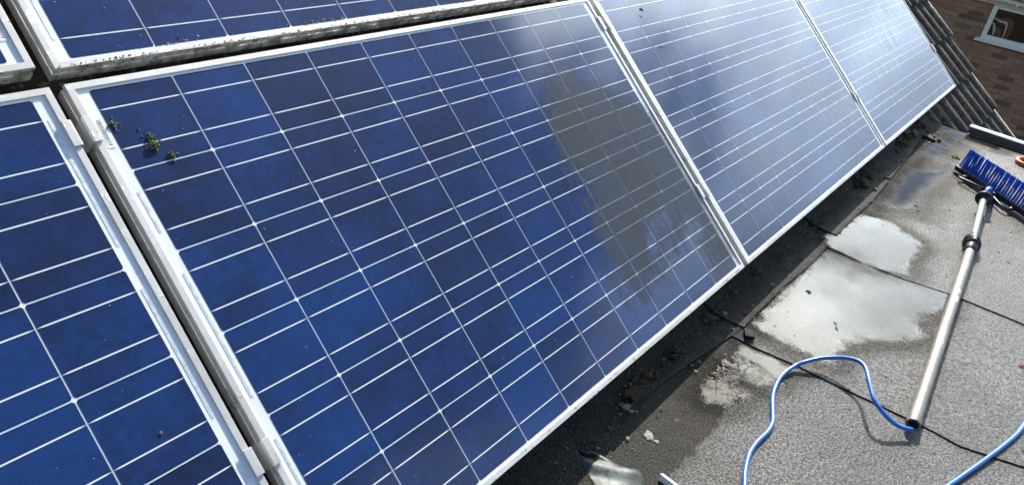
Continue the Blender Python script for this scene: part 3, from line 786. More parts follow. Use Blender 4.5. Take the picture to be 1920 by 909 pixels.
on_felt('mortar_chunk', 4.09, .006, .022, chip_bm(.034, .018, .016, 21, 8), M_pale, 'white mortar chunk lying in the dark moss below the farthest panel', 'mortar', rz=.6)
on_felt('mortar_chunk', 4.02, .035, .034, chip_bm(.022, .014, .012, 22, 8), M_pale, 'smaller white mortar chunk beside the larger one', 'mortar', rz=-.3)
def star_bm():
    bm = bmesh.new(); rr = random.Random(4)
    for k in range(6):
        a = k * 1.05 + rr.uniform(-.3, .3); L = rr.uniform(.006, .012)
        tube(bm, [(0, 0, .001), (math.cos(a) * L, math.sin(a) * L, .003), (math.cos(a + .3) * L * 1.4, math.sin(a + .3) * L * 1.4, .001)], [.0018, .0014, .0005], 6)
    return bm
on_felt('moss_sprig', 1.905, -.156, .0066, star_bm(), M_mossd, 'tiny dark moss sprig standing in the largest puddle', 'moss')
bm = bmesh.new(); tube(bm, catmull([(-.022, -.004, .001), (-.008, 0, .004), (.010, -.002, .003), (.018, .008, .002)], 4), .0016, 7)
on_felt('twig', 1.770, -.294, .0070, bm, M_pale, 'short pale twig at the rim of the largest puddle', 'twig', rz=.3)
for (x, y, z, s, sd, mt, lab) in ((1.519, -.112, .0045, .008, 1, M_brown, 'oval brown stone just right of the slate chip'), (1.60, -.150, .0045, .011, 2, M_brown, 'oval brown stone in the rim of the largest puddle'),
    (1.72, -.150, .0045, .008, 3, M_brown, 'round stone in the largest puddle, upper one of a close pair'), (1.685, -.160, .0045, .009, 4, M_brown, 'round stone in the largest puddle, lower one of a close pair'),
    (1.60, -.215, .0045, .009, 5, M_clay, 'reddish stone in the left rim of the largest puddle'), (1.64, -.26, .0045, .009, 6, M_clay, 'pinkish stone nearest the loop of the hose'),
    (1.86, -.49, .0045, .007, 7, M_gritd, 'black crumb on the felt left of the pole, upper one'), (1.835, -.50, .0045, .006, 8, M_gritd, 'black crumb touching the upper one left of the pole'),
    (1.76, -.53, .0045, .005, 9, M_gritd, 'single black crumb below the pair left of the pole'), (1.74, -.75, .0045, .006, 10, M_gritd, 'single black crumb right of the lower pole'),
    (3.02, -.26, .0090, .012, 11, M_gritd, 'black crumb below the shallow blue puddle'), (2.98, -.13, .0090, .012, 12, M_gritd, 'black crumb at the left end of the shallow blue puddle'),
    (3.30, -.115, .0155, .012, 13, M_gritd, 'black crumb on the seam above the shallow blue puddle')):
    on_felt('stone', x, y, z, clump_bm(s, 3, sd * 3, .45, .5), mt, lab, 'stone', 'stones and crumbs on the felt', smooth=True)
its = []; itd = []
EX = (Vector((1, 0, 0)), Vector((0, 1, 0)), Vector((0, 0, 1)))
for k in range(1500):
    if random.random() < .7: x = random.uniform(.5, 4.4); y = random.gauss(-.01, .05)
    else: x = random.uniform(.8, 4.4); y = random.uniform(-.9, 0)
    if y > .10: continue
    z = .018 + max(0, y) * .45
    if y < -.10: z = 0.0 if x < 1.46 else .0042 if x < 2.32 else .0085
    if -.10 <= y < -.03: z = .006 if x < 1.5 else .011 if x < 2.4 else .016
    (its if random.random() < .22 else itd).append((Vector((x, y, z)), min(.010, .0014 + random.expovariate(1 / .0016)), EX))
specks('crumbs', its, M_pale, 'small pale crumbs of mortar scattered at the foot of the slope', 1)
specks('crumbs', itd, M_mossd, 'small dark crumbs of moss and dirt scattered over the felt', 1)

def scatter(name, n, mats, label, seed, smin, smax):
    rr = random.Random(seed); vs = []; fs = []
    for k in range(n):
        x = rr.uniform(.75, 4.35); y = rr.gauss(.015, .028)
        if y > .085 or y < -.075: continue
        z = (.008 if x < 1.5 else .013 if x < 2.4 else .018) + max(0, y) * .42
        b = clump_bm(rr.uniform(smin, smax), rr.randint(3, 6), seed * 100 + k, rr.uniform(.35, .7), 1.5, 1); o0 = len(vs)
        b.verts.index_update()
        for v in b.verts: vs.append((v.co.x + x, v.co.y + y, v.co.z + z))
        for f in b.faces: fs.append(tuple(o0 + v.index for v in f.verts))
        b.free()
    tag(link(name, mesh_from(name, vs, fs, mats)), label, 'debris', None, 'stuff')
M_leafy = moss_mat('brown_litter', (0.06, 0.03, 0.015, 1), (0.20, 0.105, 0.05, 1), (0.34, 0.22, 0.12, 1))
scatter('moss_litter', 130, M_mossd, 'loose dark moss strewn along the foot of the slope', 5, .006, .018)
scatter('leaf_litter', 70, M_leafy, 'brown leaf crumbs strewn along the foot of the slope', 6, .004, .011)
scatter('green_litter', 25, M_moss, 'green moss bits strewn along the foot of the slope', 7, .004, .010)

# torn felt with the lead flashing showing
M_lead = None
def lead_mat():
    mt, g, b = new_mat('stained_flashing'); tc = g.n('ShaderNodeTexCoord'); P = tc.outputs['Object']
    n = g.noise(P, 26, 5, 0.65, .5); n2 = g.noise(P, 11, 4, 0.6)
    c = g.mix(g.step(n, 0.44, 0.62), (0.005, 0.008, 0.006, 1), (0.085, 0.12, 0.11, 1)); c = g.mix(g.step(n2, 0.48, 0.62), c, (0.075, 0.07, 0.02, 1))
    g.l(c, b.inputs['Base Color']); b.inputs['Roughness'].default_value = 0.55
    g.l(g.bump(n, .3, .003), b.inputs['Normal']); return mt
M_lead = lead_mat()
rows = [((.692, -.030, .006), (.662, -.026, .002)), ((.693, -.050, .013), (.648, -.044, .002)), ((.697, -.075, .016), (.634, -.060, .003)), ((.702, -.100, .015), (.622, -.085, .003)),
        ((.708, -.125, .013), (.605, -.110, .003)), ((.722, -.154, .010), (.585, -.140, .003)), ((.705, -.182, .003), (.56, -.18, .003))]
vs = []; fs = []; NS = 10
A_ = catmull([r[0] for r in rows], 5); B_ = catmull([r[1] for r in rows], 5)
for i, (a, b) in enumerate(zip(A_, B_)):
    for k in range(NS + 1):
        t = k / NS; p = a.lerp(b, t); p.z += .005 * math.sin(t * 3.14) * (i / len(A_)) + .003 * math.sin(t * 9 + i * .3) + .003 * noise.noise(p * 30); vs.append(tuple(p))
for i in range(len(A_) - 1):
    for k in range(NS): fs.append((i * (NS + 1) + k, (i + 1) * (NS + 1) + k, (i + 1) * (NS + 1) + k + 1, i * (NS + 1) + k + 1))
o = link('lead_flashing', mesh_from('lead_flashing', vs, fs, M_lead, smooth=True))
sm = o.modifiers.new('thick', 'SOLIDIFY'); sm.thickness = .002
tag(o, 'stained green and white lead flashing poking from the torn felt', 'flashing')
bm = bmesh.new(); box(bm, -.007, .007, -.36, 0, .0005, .014, .0015); box(bm, -.007, -.004, -.36, 0, .014, .020, .001)
o = link('plastic_trim', bm_mesh('plastic_trim', bm, M_pvc), None, (.752, -.196, .001), (0, 0, R(-8))); tag(o, 'white plastic trim strip lying on the felt at the bottom edge', 'trim')

# ------------------------------------------------------------------ hose
def hose_mat(name, col):
    mt, g, b = new_mat(name); tc = g.n('ShaderNodeTexCoord'); n = g.noise(tc.outputs['Object'], 30, 4, .6); n9 = g.noise(tc.outputs['Object'], 160, 4, .7)
    g.l(g.mix(n, tuple(c * .8 for c in col) + (1,), tuple(min(1, c * 1.15) for c in col) + (1,)), b.inputs['Base Color'])
    lk = b.inputs['Base Color'].links[0].from_socket
    g.l(g.mix(g.step(n9, .58, .74, 0, .55), lk, (.16, .17, .18, 1)), b.inputs['Base Color'])
    b.inputs['Roughness'].default_value = .34; b.inputs['Coat Weight'].default_value = .3; return mt
M_hose = hose_mat('blue_hose', (0.012, 0.15, 0.62)); M_orange = hose_mat('orange_hose', (0.85, 0.16, 0.03))
H1 = [(1.40, -.612, .024), (1.384, -.588, .026), (1.371, -.563, .036), (1.369, -.532, .050), (1.384, -.501, .062), (1.419, -.479, .068), (1.458, -.459, .073), (1.499, -.439, .074), (1.522, -.415, .070), (1.527, -.385, .060),
      (1.521, -.354, .047), (1.498, -.319, .034), (1.460, -.291, .024), (1.433, -.275, .015), (1.375, -.264, .010), (1.322, -.265, .007), (1.257, -.278, .006), (1.196, -.301, .006), (1.152, -.318, .006), (1.105, -.323, .006),
      (1.041, -.318, .006), (.988, -.321, .006), (.927, -.336, .006), (.88, -.354, .006), (.72, -.42, .006), (.62, -.52, .006), (.66, -.64, .006), (.84, -.70, .006), (1.05, -.70, .006), (1.203, -.715, .006), (1.292, -.742, .006), (1.467, -.795, .008), (1.628, -.839, .010), (1.722, -.854, .010), (1.851, -.867, .010), (2.1, -.93, .010), (2.6, -1.2, .014), (3.0, -1.8, .014)]
bm = bmesh.new(); tube(bm, catmull([(x, y, z + .0005) for x, y, z in H1], 8), .0060, 16)
o = link('water_hose', bm_mesh('water_hose', bm, M_hose)); tag(o, 'blue water hose looping over the felt out of the end of the pole', 'hose')
bm = bmesh.new()
oc = Vector((4.27, -.56, .018)); pts = [oc + Vector((.075 * math.cos(a), .068 * math.sin(a), 0)) for a in [R(d) for d in range(60, 300, 12)]]
pts = [(4.36, -.49, .02), (4.365, -.505, .02), (4.345, -.520, .02), (4.30, -.515, .02), (4.255, -.520, .02), (4.235, -.550, .02), (4.25, -.60, .02), (4.32, -.68, .02), (4.30, -.9, .02), (4.1, -1.2, .02)]
pts = [(4.34, -.80, .02), (4.355, -.66, .02), (4.355, -.56, .02), (4.335, -.512, .02), (4.295, -.492, .02), (4.245, -.505, .02), (4.222, -.56, .02), (4.215, -.68, .02), (4.20, -.9, .02)]
tube(bm, catmull(pts, 6), .011, 14)
o = link('orange_hose', bm_mesh('orange_hose', bm, M_orange)); tag(o, 'bend of orange hose at the right edge of the photo near the kerb', 'hose')

# ------------------------------------------------------------------ brush on its pole
M_tube = None
def tube_mat():
    mt, g, b = new_mat('grey_pole_tube'); tc = g.n('ShaderNodeTexCoord'); P = tc.outputs['Object']
    n = g.noise(g.mapping(P, scale=(1, 1, .06)), 160, 4, .7); n2 = g.noise(P, 40, 4, .6)
    g.l(g.mix(g.step(n2, .3, .7), (0.19, 0.178, 0.16, 1), (0.25, 0.232, 0.208, 1)), b.inputs['Base Color'])
    b.inputs['Metallic'].default_value = 0.3; g.put(g.m('ADD', .24, g.m('MULTIPLY', n, .2)), b.inputs['Roughness']); return mt
M_tube = tube_mat()
M_black = simple('black_plastic', (0.018, 0.018, 0.02), 0.35, nscale=60, namp=0.3)
M_print = simple('worn_white_print', (0.62, 0.62, 0.60), 0.5, nscale=90, namp=0.3)
M_bris = simple('blue_bristles', (0.008, 0.14, 0.62), 0.4, nscale=120, namp=0.4)
M_bluep = simple('blue_plastic', (0.012, 0.075, 0.42), 0.3, nscale=60, namp=0.2)
A = Vector((1.425, -.608, .0235)); B = Vector((2.79, -.513, .040)); Cc = Vector((3.30, -.462, .070))
pole = empty('brush_pole', A); tag(pole, 'grey telescopic pole with black clamps lying on the wet felt', 'pole')
def poleframe(p, q):
    z = (q - p).normalized(); x = Vector((0, 0, 1)).cross(z).normalized(); y = z.cross(x)
    mm = Matrix((x, y, z)).transposed().to_4x4(); return mm
def lathe(bm, prof, M, seg=28, mat=0, close=False):
    rings = []
    for r, h in prof: rings.append([bm.verts.new(M @ Vector((r * math.cos(2 * math.pi * k / seg), r * math.sin(2 * math.pi * k / seg), h))) for k in range(seg)])
    for a, b in zip(rings, rings[1:]):
        for k in range(seg):
            f = bm.faces.new((a[k], a[(k + 1) % seg], b[(k + 1) % seg], b[k])); f.smooth = True; f.material_index = mat
L1 = (B - A).length; F1 = poleframe(A, B); F2 = Matrix.Translation(B - A) @ poleframe(B, Cc); L2 = (Cc - B).length
R1, R2 = .0178, .0146
bm = bmesh.new(); lathe(bm, [(R1 - .0022, .02), (R1 - .0022, .001), (R1 - .0022, 0), (R1 - .0002, 0), (R1, .0004), (R1, .0016), (R1, L1 - .002), (R1, L1 - .0004), (R1 - .0003, L1), (R2, L1)], F1)
link('lower_tube', bm_mesh('lower_tube', bm, M_tube), pole)
bm = bmesh.new(); lathe(bm, [(R1 - .004, .10), (R1 - .004, 0.004), (R1 - .004, -.001), (R1 + .0012, -.001), (R1 + .0016, -.0004), (R1 + .0016, .001), (R1 + .0016, .029), (R1 + .0014, .0305), (R1 + .0002, .031)], F1)
link('end_cap', bm_mesh('end_cap', bm, simple('grey_end_cap', (.16, .155, .145), .4, .4)), pole)
bm = bmesh.new(); bmesh.ops.create_circle(bm, cap_ends=True, segments=24, radius=R1 - .003, matrix=F1 @ Matrix.Translation((0, 0, .05)))
link('bung', bm_mesh('bung', bm, M_black), pole)
bm = bmesh.new(); lathe(bm, [(R2, -.05), (R2, L2 - .002), (R2, L2 - .0004), (R2 - .0004, L2), (0.001, L2)], F2)
link('upper_tube', bm_mesh('upper_tube', bm, M_tube), pole)
# twist clamp: collar and ring flanges
bm = bmesh.new(); lathe(bm, [(R1, -.075), (R1 + .003, -.073), (R1 + .003, -.030), (R1 + .005, -.026), (R1 + .005, -.012), (R1 + .001, -.010)], Matrix.Translation(B - A) @ poleframe(A, B))
link('clamp_collar', bm_mesh('clamp_collar', bm, M_black), pole)
for h, rr_ in ((-.010, .031), (.024, .034), (.058, .033), (.090, .031)):
    bm = bmesh.new(); tl = Matrix.Rotation(R(14), 4, 'X')
    lathe(bm, [(R2, h - .005), (rr_ - .002, h - .0032), (rr_, h - .002), (rr_, h + .002), (rr_ - .002, h + .0032), (R2, h + .005)], F2 @ tl)
    link('ring_flange', bm_mesh('ring_flange', bm, M_black), pole)
bm = bmesh.new(); lathe(bm, [(R2, -.012), (.0175, -.010), (.0168, .100), (R2, .104)], F2); box(bm, -.006, .006, .016, .028, .0, .070, .002, M=F2)
link('clamp_body', bm_mesh('clamp_body', bm, M_black), pole)
# printed marks, set a hair proud of the tube
def decal(h0, h1, a0, a1, shapes):
    """shapes in (angle 0..1, height 0..1) rectangles laid on the tube"""
    bm = bmesh.new(); r = R1 + .0002
    for (s0, s1, t0, t1) in shapes:
        n = 4
        for k in range(n):
            aa = a0 + (a1 - a0) * (s0 + (s1 - s0) * k / n); ab = a0 + (a1 - a0) * (s0 + (s1 - s0) * (k + 1) / n)
            z0 = h0 + (h1 - h0) * t0; z1 = h0 + (h1 - h0) * t1
            bm.faces.new([bm.verts.new(F1 @ Vector((r * math.cos(a), r * math.sin(a), z))) for a, z in ((aa, z0), (ab, z0), (ab, z1), (aa, z1))])
    return bm
def ring_shape(cx, cy, rx, ry, w, n=16, gap=0):
    out = []
    for k in range(n - gap):
        a = 2 * math.pi * k / n; x, y = cx + rx * math.cos(a), cy + ry * math.sin(a); out.append((x - w, x + w, y - w, y + w))
    return out
A0, A1 = R(35), R(150)
link('printed_mark', bm_mesh('printed_mark', decal(.78, .90, A0, A1, ring_shape(.5, .78, .26, .15, .055, 16, 3) + [(.45, .75, .72, .78), (.2, .8, .1, .14), (.22, .36, .14, .45), (.44, .56, .14, .42), (.64, .78, .14, .45), (.2, .8, .44, .48)]), M_print), pole)
link('printed_mark', bm_mesh('printed_mark', decal(.45, .56, A0, A1, [(.1, .9, 0, .03), (.1, .9, .97, 1), (.1, .13, 0, 1), (.87, .9, 0, 1), (.1, .9, .48, .51)] + ring_shape(.5, .25, .2, .12, .03, 14) + [(.3, .7, .62, .66), (.3, .7, .74, .78), (.3, .7, .86, .90)]), M_print), pole)
link('printed_mark', bm_mesh('printed_mark', decal(1.10, 1.15, A0, A1, [(.15, .85, 0, .06), (.15, .85, .9, .96), (.3, .34, .1, .9), (.5, .54, .1, .9), (.66, .70, .1, .9)]), M_print), pole)

# brush head
brush = empty('scrubbing_brush', (3.60, -.46, .075)); tag(brush, 'wide blue bristle brush head with black jet hoses at the top of the pole', 'brush')
D0, D1 = Vector((3.735, -.290, .040)), Vector((3.39, -.68, .040))
ctr = Vector((3.60, -.46, .075)); ax = (D1 - D0).normalized()
bdir = Vector((.22, 0, .97)); bdir = (bdir - ax * bdir.dot(ax)).normalized(); sdir = ax.cross(bdir).normalized()
FB = Matrix((ax, sdir, bdir)).transposed().to_4x4(); FB = Matrix.Translation((D0 + D1) / 2 - ctr) @ FB
HL = (D1 - D0).length / 2
bm = bmesh.new(); box(bm, -HL, HL, -.024, .024, -.020, .004, .004, M=FB); box(bm, -HL - .006, -HL + .02, -.020, .020, -.014, .000, .003, M=FB)
link('stock', bm_mesh('stock', bm, M_black), brush)
rr = random.Random(5); NT = 30
bm0 = bmesh.new()
for k in range(34):
    a = rr.uniform(0, 6.28); d = math.sqrt(rr.random()) * .0040; bx, by = d * math.cos(a), d * math.sin(a); L = .094 + rr.uniform(-.003, .002)
    tip = Vector((bx * 1.15 + rr.gauss(0, .0006), by * 1.15, L))
    vv = [bm0.verts.new((bx + .0011 * math.cos(q * 2.094), by + .0011 * math.sin(q * 2.094), .002)) for q in range(3)] + [bm0.verts.new(tip + Vector((.0010 * math.cos(q * 2.094), .0010 * math.sin(q * 2.094), 0))) for q in range(3)]
    for q in range(3): bm0.faces.new((vv[q], vv[(q + 1) % 3], vv[3 + (q + 1) % 3], vv[3 + q]))
    bm0.faces.new(vv[3:])
ME_tuft = bm_mesh('bristle_tuft', bm0, M_bris)
for i in range(NT):
    for j, sy in enumerate((-.013, .013)):
        t = -HL + .012 + (2 * HL - .024) * i / (NT - 1)
        o = link('bristle_tuft', ME_tuft, brush); o.matrix_local = FB @ Matrix.Translation((t, sy, .003)) @ Matrix.Rotation(rr.gauss(0, .02) , 4, 'Y') @ Matrix.Rotation(sy * 5 + rr.gauss(0, .03), 4, 'X') @ Matrix.Rotation(rr.uniform(0, 6), 4, 'Z')
# socket and gooseneck
mid = (D0 + D1) / 2
bm = bmesh.new(); tube(bm, [p - ctr for p in catmull([Cc - (Cc - B).normalized() * .01, Cc + Vector((.06, .0, .03)), mid + Vector((-.06, -.0, .012)) - bdir * .03, mid - bdir * .018], 6)], .0125, 16)
link('gooseneck', bm_mesh('gooseneck', bm, M_bluep), brush)
bm = bmesh.new(); box(bm, -.042, .042, -.018, .045, -.030, .001, .006, M=FB)
tube(bm, [FB @ Vector(p) for p in ((-.045, -.012, -.02), (-.058, -.018, -.065))], [.012, .007], 10)
link('socket', bm_mesh('socket', bm, M_black), brush)
bm = bmesh.new(); F3 = Matrix.Translation(Cc - ctr) @ poleframe(B, Cc)
lathe(bm, [(R2, -.03), (.021, -.028), (.022, -.006), (.034, -.004), (.035, .004), (.022, .006), (.020, .02), (.010, .022)], F3); box(bm, -.030, -.014, -.010, .010, -.012, .024, .003, M=F3)
link('neck_collar', bm_mesh('neck_collar', bm, M_black), brush)
def jet(s):
    a = FB @ Vector((s * .0, .028, -.010)); b = FB @ Vector((s * .060, .062, -.012)); c = FB @ Vector((s * .140, .080, -.020)); e = FB @ Vector((s * .166, .060, -.022)); f = FB @ Vector((s * .150, .020, -.012))
    bm = bmesh.new(); tube(bm, catmull([a, b, c, e, f], 8), .0046, 10)
    tube(bm, [FB @ Vector((s * .166, .062, -.022)), FB @ Vector((s * .152, .018, -.012))], [.006, .012], 10)
    link('jet_hose', bm_mesh('jet_hose', bm, M_black), brush)
jet(-1); jet(1)

# ------------------------------------------------------------------ neighbour's brick house
WA = Vector((14.35865777, .99537044, -1.03512094)); wang = R(-83)
house = empty('neighbour_house', (WA.x, WA.y, 0), (0, 0, wang)); tag(house, 'neighbouring brick house with a white window and a mossy roof above its gutter', 'house')
# local: x along the wall (to the right), y away from us, z up
def mkloc(bm, name, mt, parent=house): return link(name, bm_mesh(name, bm, mt), parent)
M_mortar = simple('mortar', (0.25, 0.195, 0.15), 0.9, nscale=30, namp=0.2)
def brick_mat():
    mt, g, b = new_mat('red_brick'); oi = g.n('ShaderNodeObjectInfo'); at = g.n('ShaderNodeAttribute'); at.attribute_name = 'tint'; tc = g.n('ShaderNodeTexCoord'); geo = g.n('ShaderNodeNewGeometry'); P = geo.outputs['Position']
    r = g.m('FRACT', g.m('ADD', oi.outputs['Random'], at.outputs['Fac'])); r2 = g.m('FRACT', g.m('MULTIPLY', r, 13.7)); n = g.noise(P, 40, 5, .7)
    c = g.mix(r, (0.29, 0.155, 0.10, 1), (0.38, 0.235, 0.160, 1)); c = g.mix(g.step(r2, .86, .95), c, (0.15, 0.095, 0.07, 1)); c = g.mix(g.step(r2, .18, .05), c, (0.32, 0.22, 0.15, 1))
    c = g.mix(g.step(n, .5, .75), c, (0.20, 0.14, 0.10, 1)); g.l(c, b.inputs['Base Color']); b.inputs['Roughness'].default_value = .9
    g.l(g.bump(n, .5, .004), b.inputs['Normal']); return mt
M_brick = brick_mat()
M_ownbrick = simple('dark_brown_brick', (0.07, 0.05, 0.04), 0.9, nscale=12, namp=0.3)
WX0, WX1, WZ0, WZ1 = -7.0, 7.0, -3.6, -.44
OX0, OX1, OZ0, OZ1 = .055, 1.30, -1.03, -.50           # window opening
wallo = bmesh.new()
for a in ((WX0, OX0, WZ0, WZ1), (OX1, WX1, WZ0, WZ1), (OX0, OX1, WZ0, OZ0), (OX0, OX1, OZ1, WZ1)): box(wallo, a[0], a[1], .008, .25, a[2], a[3])
wall = mkloc(wallo, 'wall', M_mortar)
bmb = bmesh.new(); box(bmb, -.1075, .1075, 0, .1, -.0325, .0325, .003)
for f in list(bmb.faces):
    if f.calc_center_median().y > .09: bmesh.ops.delete(bmb, geom=[f], context='FACES'); break
ME_brick = bm_mesh('brick', bmb, M_brick)
vs = []; fs = []; tint = []; rows_n = int((WZ1 - WZ0) / .075)
for r_ in range(rows_n):
    z = WZ1 - .0375 - .075 * r_
    for c_ in range(int((WX1 - WX0) / .225) + 1):
        x = WX0 + .225 * c_ + (.1125 if r_ % 2 else 0)
        x0b, x1b = x - .1075, x + .1075
        if z + .03 > OZ0 and z - .03 < OZ1:                  # cut back to the reveal
            if x0b > OX0 - .02 and x1b < OX1 + .02: continue
            if x0b < OX0 < x1b: x1b = OX0 - .004
            if x0b < OX1 < x1b: x0b = OX1 + .004
        if x1b - x0b < .03: continue
        near = -1.25 < x < 1.25 and -2.35 < z
        if near:
            o = link('brick', ME_brick, wall, ((x0b + x1b) / 2, random.gauss(0, .0012), z), (0, 0, random.gauss(0, .004))); o.scale = ((x1b - x0b) / .215, 1, 1)
        else:
            b0 = len(vs); tv = random.random()
            for (a, b) in ((x0b, z - .0325), (x1b, z - .0325), (x1b, z + .0325), (x0b, z + .0325)): vs.append((a, 0, b)); tint.append(tv)
            for (a, b) in ((x0b, z - .0325), (x1b, z - .0325), (x1b, z + .0325), (x0b, z + .0325)): vs.append((a, .05, b)); tint.append(tv)
            fs += [(b0, b0 + 1, b0 + 2, b0 + 3), (b0, b0 + 4, b0 + 5, b0 + 1), (b0 + 1, b0 + 5, b0 + 6, b0 + 2), (b0 + 2, b0 + 6, b0 + 7, b0 + 3), (b0 + 3, b0 + 7, b0 + 4, b0)]
me = mesh_from('outer_bricks', vs, fs, M_brick); a_ = me.attributes.new('tint', 'FLOAT', 'POINT'); a_.data.foreach_set('value', tint)
o = link('outer_bricks', me, wall); o['kind'] = 'stuff'
# window
win = bmesh.new(); fwid = .072
for a in ((OX0, OX0 + fwid, OZ0, OZ1), (OX1 - fwid, OX1, OZ0, OZ1), (OX0 + fwid, OX1 - fwid, OZ0, OZ0 + fwid), (OX0 + fwid, OX1 - fwid, OZ1 - fwid * .7, OZ1), (.66, .73, OZ0 + fwid, OZ1 - fwid * .7)):
    box(win, a[0], a[1], -.012, .06, a[2], a[3], .004)
win_o = mkloc(win, 'window_frame', M_pvc)
wg = bpy.data.materials.new('window_glass'); wg.use_nodes = True; g = G(wg.node_tree); wb = wg.node_tree.nodes['Principled BSDF']
tc = g.n('ShaderNodeTexCoord'); wn_ = g.noise(g.mapping(tc.outputs['Object'], scale=(1, 1, .7)), 3.5, 2, .5, .8)
wb.inputs['Base Color'].default_value = (.004, .004, .004, 1); wb.inputs['Roughness'].default_value = .02; wb.inputs['IOR'].default_value = 1.6
g.l(g.bump(wn_, .5, .05), wb.inputs['Normal'])
# clear panes over a dark room
wn = g.n('ShaderNodeBsdfTransparent'); wn.inputs['Color'].default_value = (.85, .87, .86, 1); ms = g.n('ShaderNodeMixShader'); fr = two_sided_fresnel(g, 0.04)
gls = g.n('ShaderNodeBsdfGlossy'); gls.inputs['Roughness'].default_value = .02; g.l(g.bump(wn_, .35, .05), gls.inputs['Normal'])
g.l(fr, ms.inputs[0]); g.l(wn.outputs[0], ms.inputs[1]); g.l(gls.outputs[0], ms.inputs[2]); g.l(ms.outputs[0], wg.node_tree.nodes['Material Output'].inputs['Surface'])
for a in ((OX0 + fwid, .66), (.73, OX1 - fwid)):
    bm = bmesh.new(); box(bm, a[0], a[1], .02, .024, OZ0 + fwid, OZ1 - fwid * .7); link('pane', bm_mesh('pane', bm, wg), win_o)
bm = bmesh.new(); box(bm, OX0 - .075, OX1 + .075, -.055, -.013, OZ0 - .045, OZ0 - .006, .006); box(bm, OX0 - .05, OX1 + .05, -.04, .05, OZ0 - .0055, OZ0 + .006, .002)
mkloc(bm, 'window_sill', M_pvc)
M_room = simple('dark_room', (.003, .003, .003), .9)
bm = bmesh.new(); box(bm, OX0 - .6, OX1 + .6, .26, 2.4, -1.9, -.2); room = mkloc(bm, 'room', M_room)
for p in room.data.polygons:
    if p.center.y < .3: p.material_index = 0
bm = bmesh.new(); bm.from_mesh(room.data); bmesh.ops.delete(bm, geom=[f for f in bm.faces if f.calc_center_median().y < .27], context='FACES'); bm.to_mesh(room.data); bm.free()
M_reflect = simple('orange_reflection', (.16, .07, .035), .8, nscale=8, namp=.4); M_glare = simple('white_glare', (.85, .84, .80), .5, nscale=8, namp=.1)  # colours standing in for reflections in the panes
def ribbon(pts, w, mt, nm):
    vs = []; fs = []; pp = catmull(pts, 6)
    for i, p in enumerate(pp):
        t = (pp[min(i + 1, len(pp) - 1)] - pp[max(0, i - 1)]).normalized(); nn = Vector((-t.z, 0, t.x)); k = w * (0.35 + .65 * math.sin(math.pi * i / (len(pp) - 1)))
        vs += [tuple(p + nn * k), tuple(p - nn * k)]
        if i: fs.append((2 * i - 2, 2 * i - 1, 2 * i + 1, 2 * i))
    o = link(nm, mesh_from(nm, vs, fs, mt), house); s = o.modifiers.new('t', 'SOLIDIFY'); s.thickness = .01
# ribbons added inside the glass, coloured as reflections of sky and roof
ribbon([(.13, .05, -.70), (.22, .05, -.725), (.32, .05, -.735), (.345, .05, -.80), (.355, .05, -.96)], .014, M_glare, 'glare_streak')
ribbon([(.125, .05, -.77), (.17, .05, -.80), (.20, .05, -.88), (.215, .05, -.955)], .018, M_glare, 'glare_streak')
ribbon([(.12, .07, -.69), (.25, .07, -.73), (.36, .07, -.72), (.40, .07, -.85), (.38, .07, -.98)], .055, M_reflect, 'reflection_streak')
ribbon([(.22, .075, -.82), (.26, .075, -.88), (.30, .075, -.98)], .04, M_reflect, 'reflection_streak')
# fascia, gutter and roof
M_fasc = simple('cream_fascia', (.58, .54, .46), .5, nscale=10, namp=.08)
bm = bmesh.new(); box(bm, WX0 - .3, WX1 + .3, -.06, .02, -.495, -.375, .004); box(bm, WX0 - .3, WX1 + .3, -.058, .3, -.374, -.355)
mkloc(bm, 'fascia', M_fasc)
bm = bmesh.new(); n = 10; xs_ = (WX0 - .3, WX1 + .3)
ring = [(-.12 + .052 * math.cos(a), -.385 + .052 * math.sin(a)) for a in [math.pi + math.pi * k / n for k in range(n + 1)]]
ring += [(-.12 + .048 * math.cos(a), -.383 + .048 * math.sin(a)) for a in [2 * math.pi - math.pi * k / n for k in range(n + 1)]]
rv = [[bm.verts.new((x, y, z)) for y, z in ring] for x in xs_]
for k in range(len(ring)): bm.faces.new((rv[0][k], rv[0][(k + 1) % len(ring)], rv[1][(k + 1) % len(ring)], rv[1][k]))
gut = mkloc(bm, 'gutter', M_pvc)
for x in [-.55 + .9 * k for k in range(-5, 7)]:
    bm = bmesh.new(); box(bm, x - .014, x + .014, -.178, -.062, -.445, -.378, .004); link('gutter_bracket', bm_mesh('gutter_bracket', bm, M_pvc), gut)
M_nroof = moss_mat('mossy_tiles', (0.055, 0.055, 0.028, 1), (0.13, 0.12, 0.045, 1), (0.20, 0.18, 0.09, 1))
nr = link('roof', mesh_from('roof', [(WX0 - .3, -.11, -.352), (WX1 + .3, -.11, -.352), (WX1 + .3, 4.5, 2.0), (WX0 - .3, 4.5, 2.0), (WX1 + .3, 9.1, -.352), (WX0 - .3, 9.1, -.352)], [(0, 1, 2, 3), (3, 2, 4, 5)], M_nroof), house)
ra = math.atan2(2.352, 4.61)
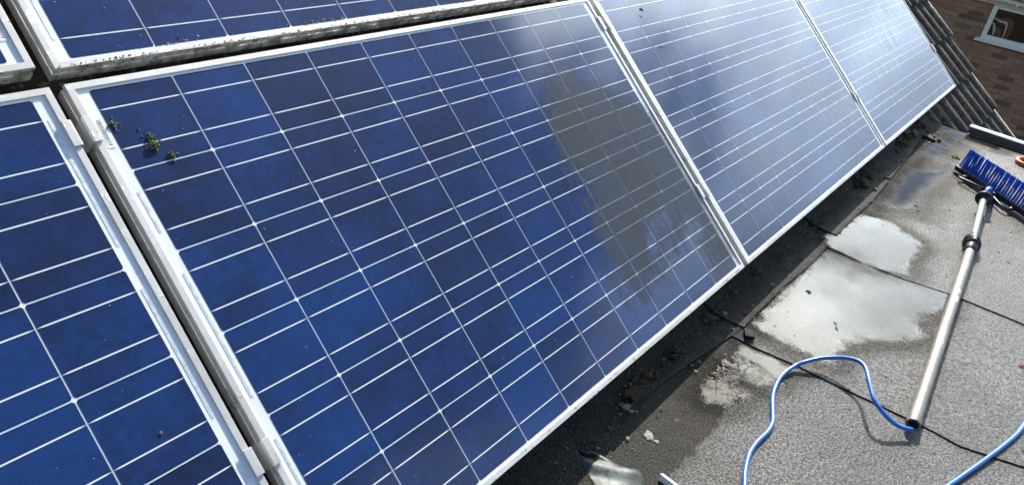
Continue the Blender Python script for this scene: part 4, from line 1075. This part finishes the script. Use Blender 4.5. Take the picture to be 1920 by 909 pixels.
tb = bmesh.new(); box(tb, -.145, .145, 0, .36, 0, .018, .003); ME_nt = bm_mesh('roof_tile', tb, M_nroof)
for r_ in range(5):
    for c_ in range(12):
        s = .30 * r_; o = link('roof_tile', ME_nt, nr, (-.9 + .3 * c_ + (.15 if r_ % 2 else 0), -.135 + s * math.cos(ra), -.352 + s * math.sin(ra)), (ra - R(2.2), 0, 0))
bm = bmesh.new(); box(bm, WX0, WX1, .26, 9.0, WZ0, -.40)
for f in list(bm.faces):
    if f.calc_center_median().y < .27: bmesh.ops.delete(bm, geom=[f], context='FACES_ONLY'); break
mkloc(bm, 'rear_walls', M_mortar)

# own house below the roofs, ground
own = empty('house_below', (0, 0, 0)); tag(own, 'brick house under the flat roof and the tiled slope', 'house')
bm = bmesh.new(); box(bm, -3.45, 4.50, -3.4, .5, -3.6, -.052); link('wall', bm_mesh('wall', bm, M_ownbrick), own)
vs = [(5.93, -1.9, -3.6), (5.93, 6.2, -3.6), (5.93, 6.2, 2.2), (5.93, 3.2, 2.35), (5.93, .1, -.10), (5.93, -1.9, -1.65)]
vs += [(-3.9, y, z) for _, y, z in vs]
link('gable_wall', mesh_from('gable_wall', vs, [(0, 1, 2, 3, 4, 5), (11, 10, 9, 8, 7, 6), (0, 5, 11, 6), (1, 7, 8, 2), (3, 2, 8, 9)], M_ownbrick), own)
def ground_mat():
    mt, g, b = new_mat('garden_grass'); geo = g.n('ShaderNodeNewGeometry'); P = geo.outputs['Position']; n = g.noise(P, 1.5, 6, .6); n2 = g.noise(P, 30, 4, .7)
    g.l(g.mix(g.step(g.m('ADD', g.m('MULTIPLY', n, .5), g.m('MULTIPLY', n2, .5)), .35, .65), (.025, .04, .012, 1), (.07, .095, .03, 1)), b.inputs['Base Color'])
    b.inputs['Roughness'].default_value = .95; g.l(g.bump(n2, .6, .03), b.inputs['Normal']); return mt
o = link('ground', mesh_from('ground', [(-900, -900, -3.62), (900, -900, -3.62), (900, 900, -3.62), (-900, 900, -3.62)], [(0, 1, 2, 3)], ground_mat())); tag(o, 'lawn around the houses', None, None, 'structure')
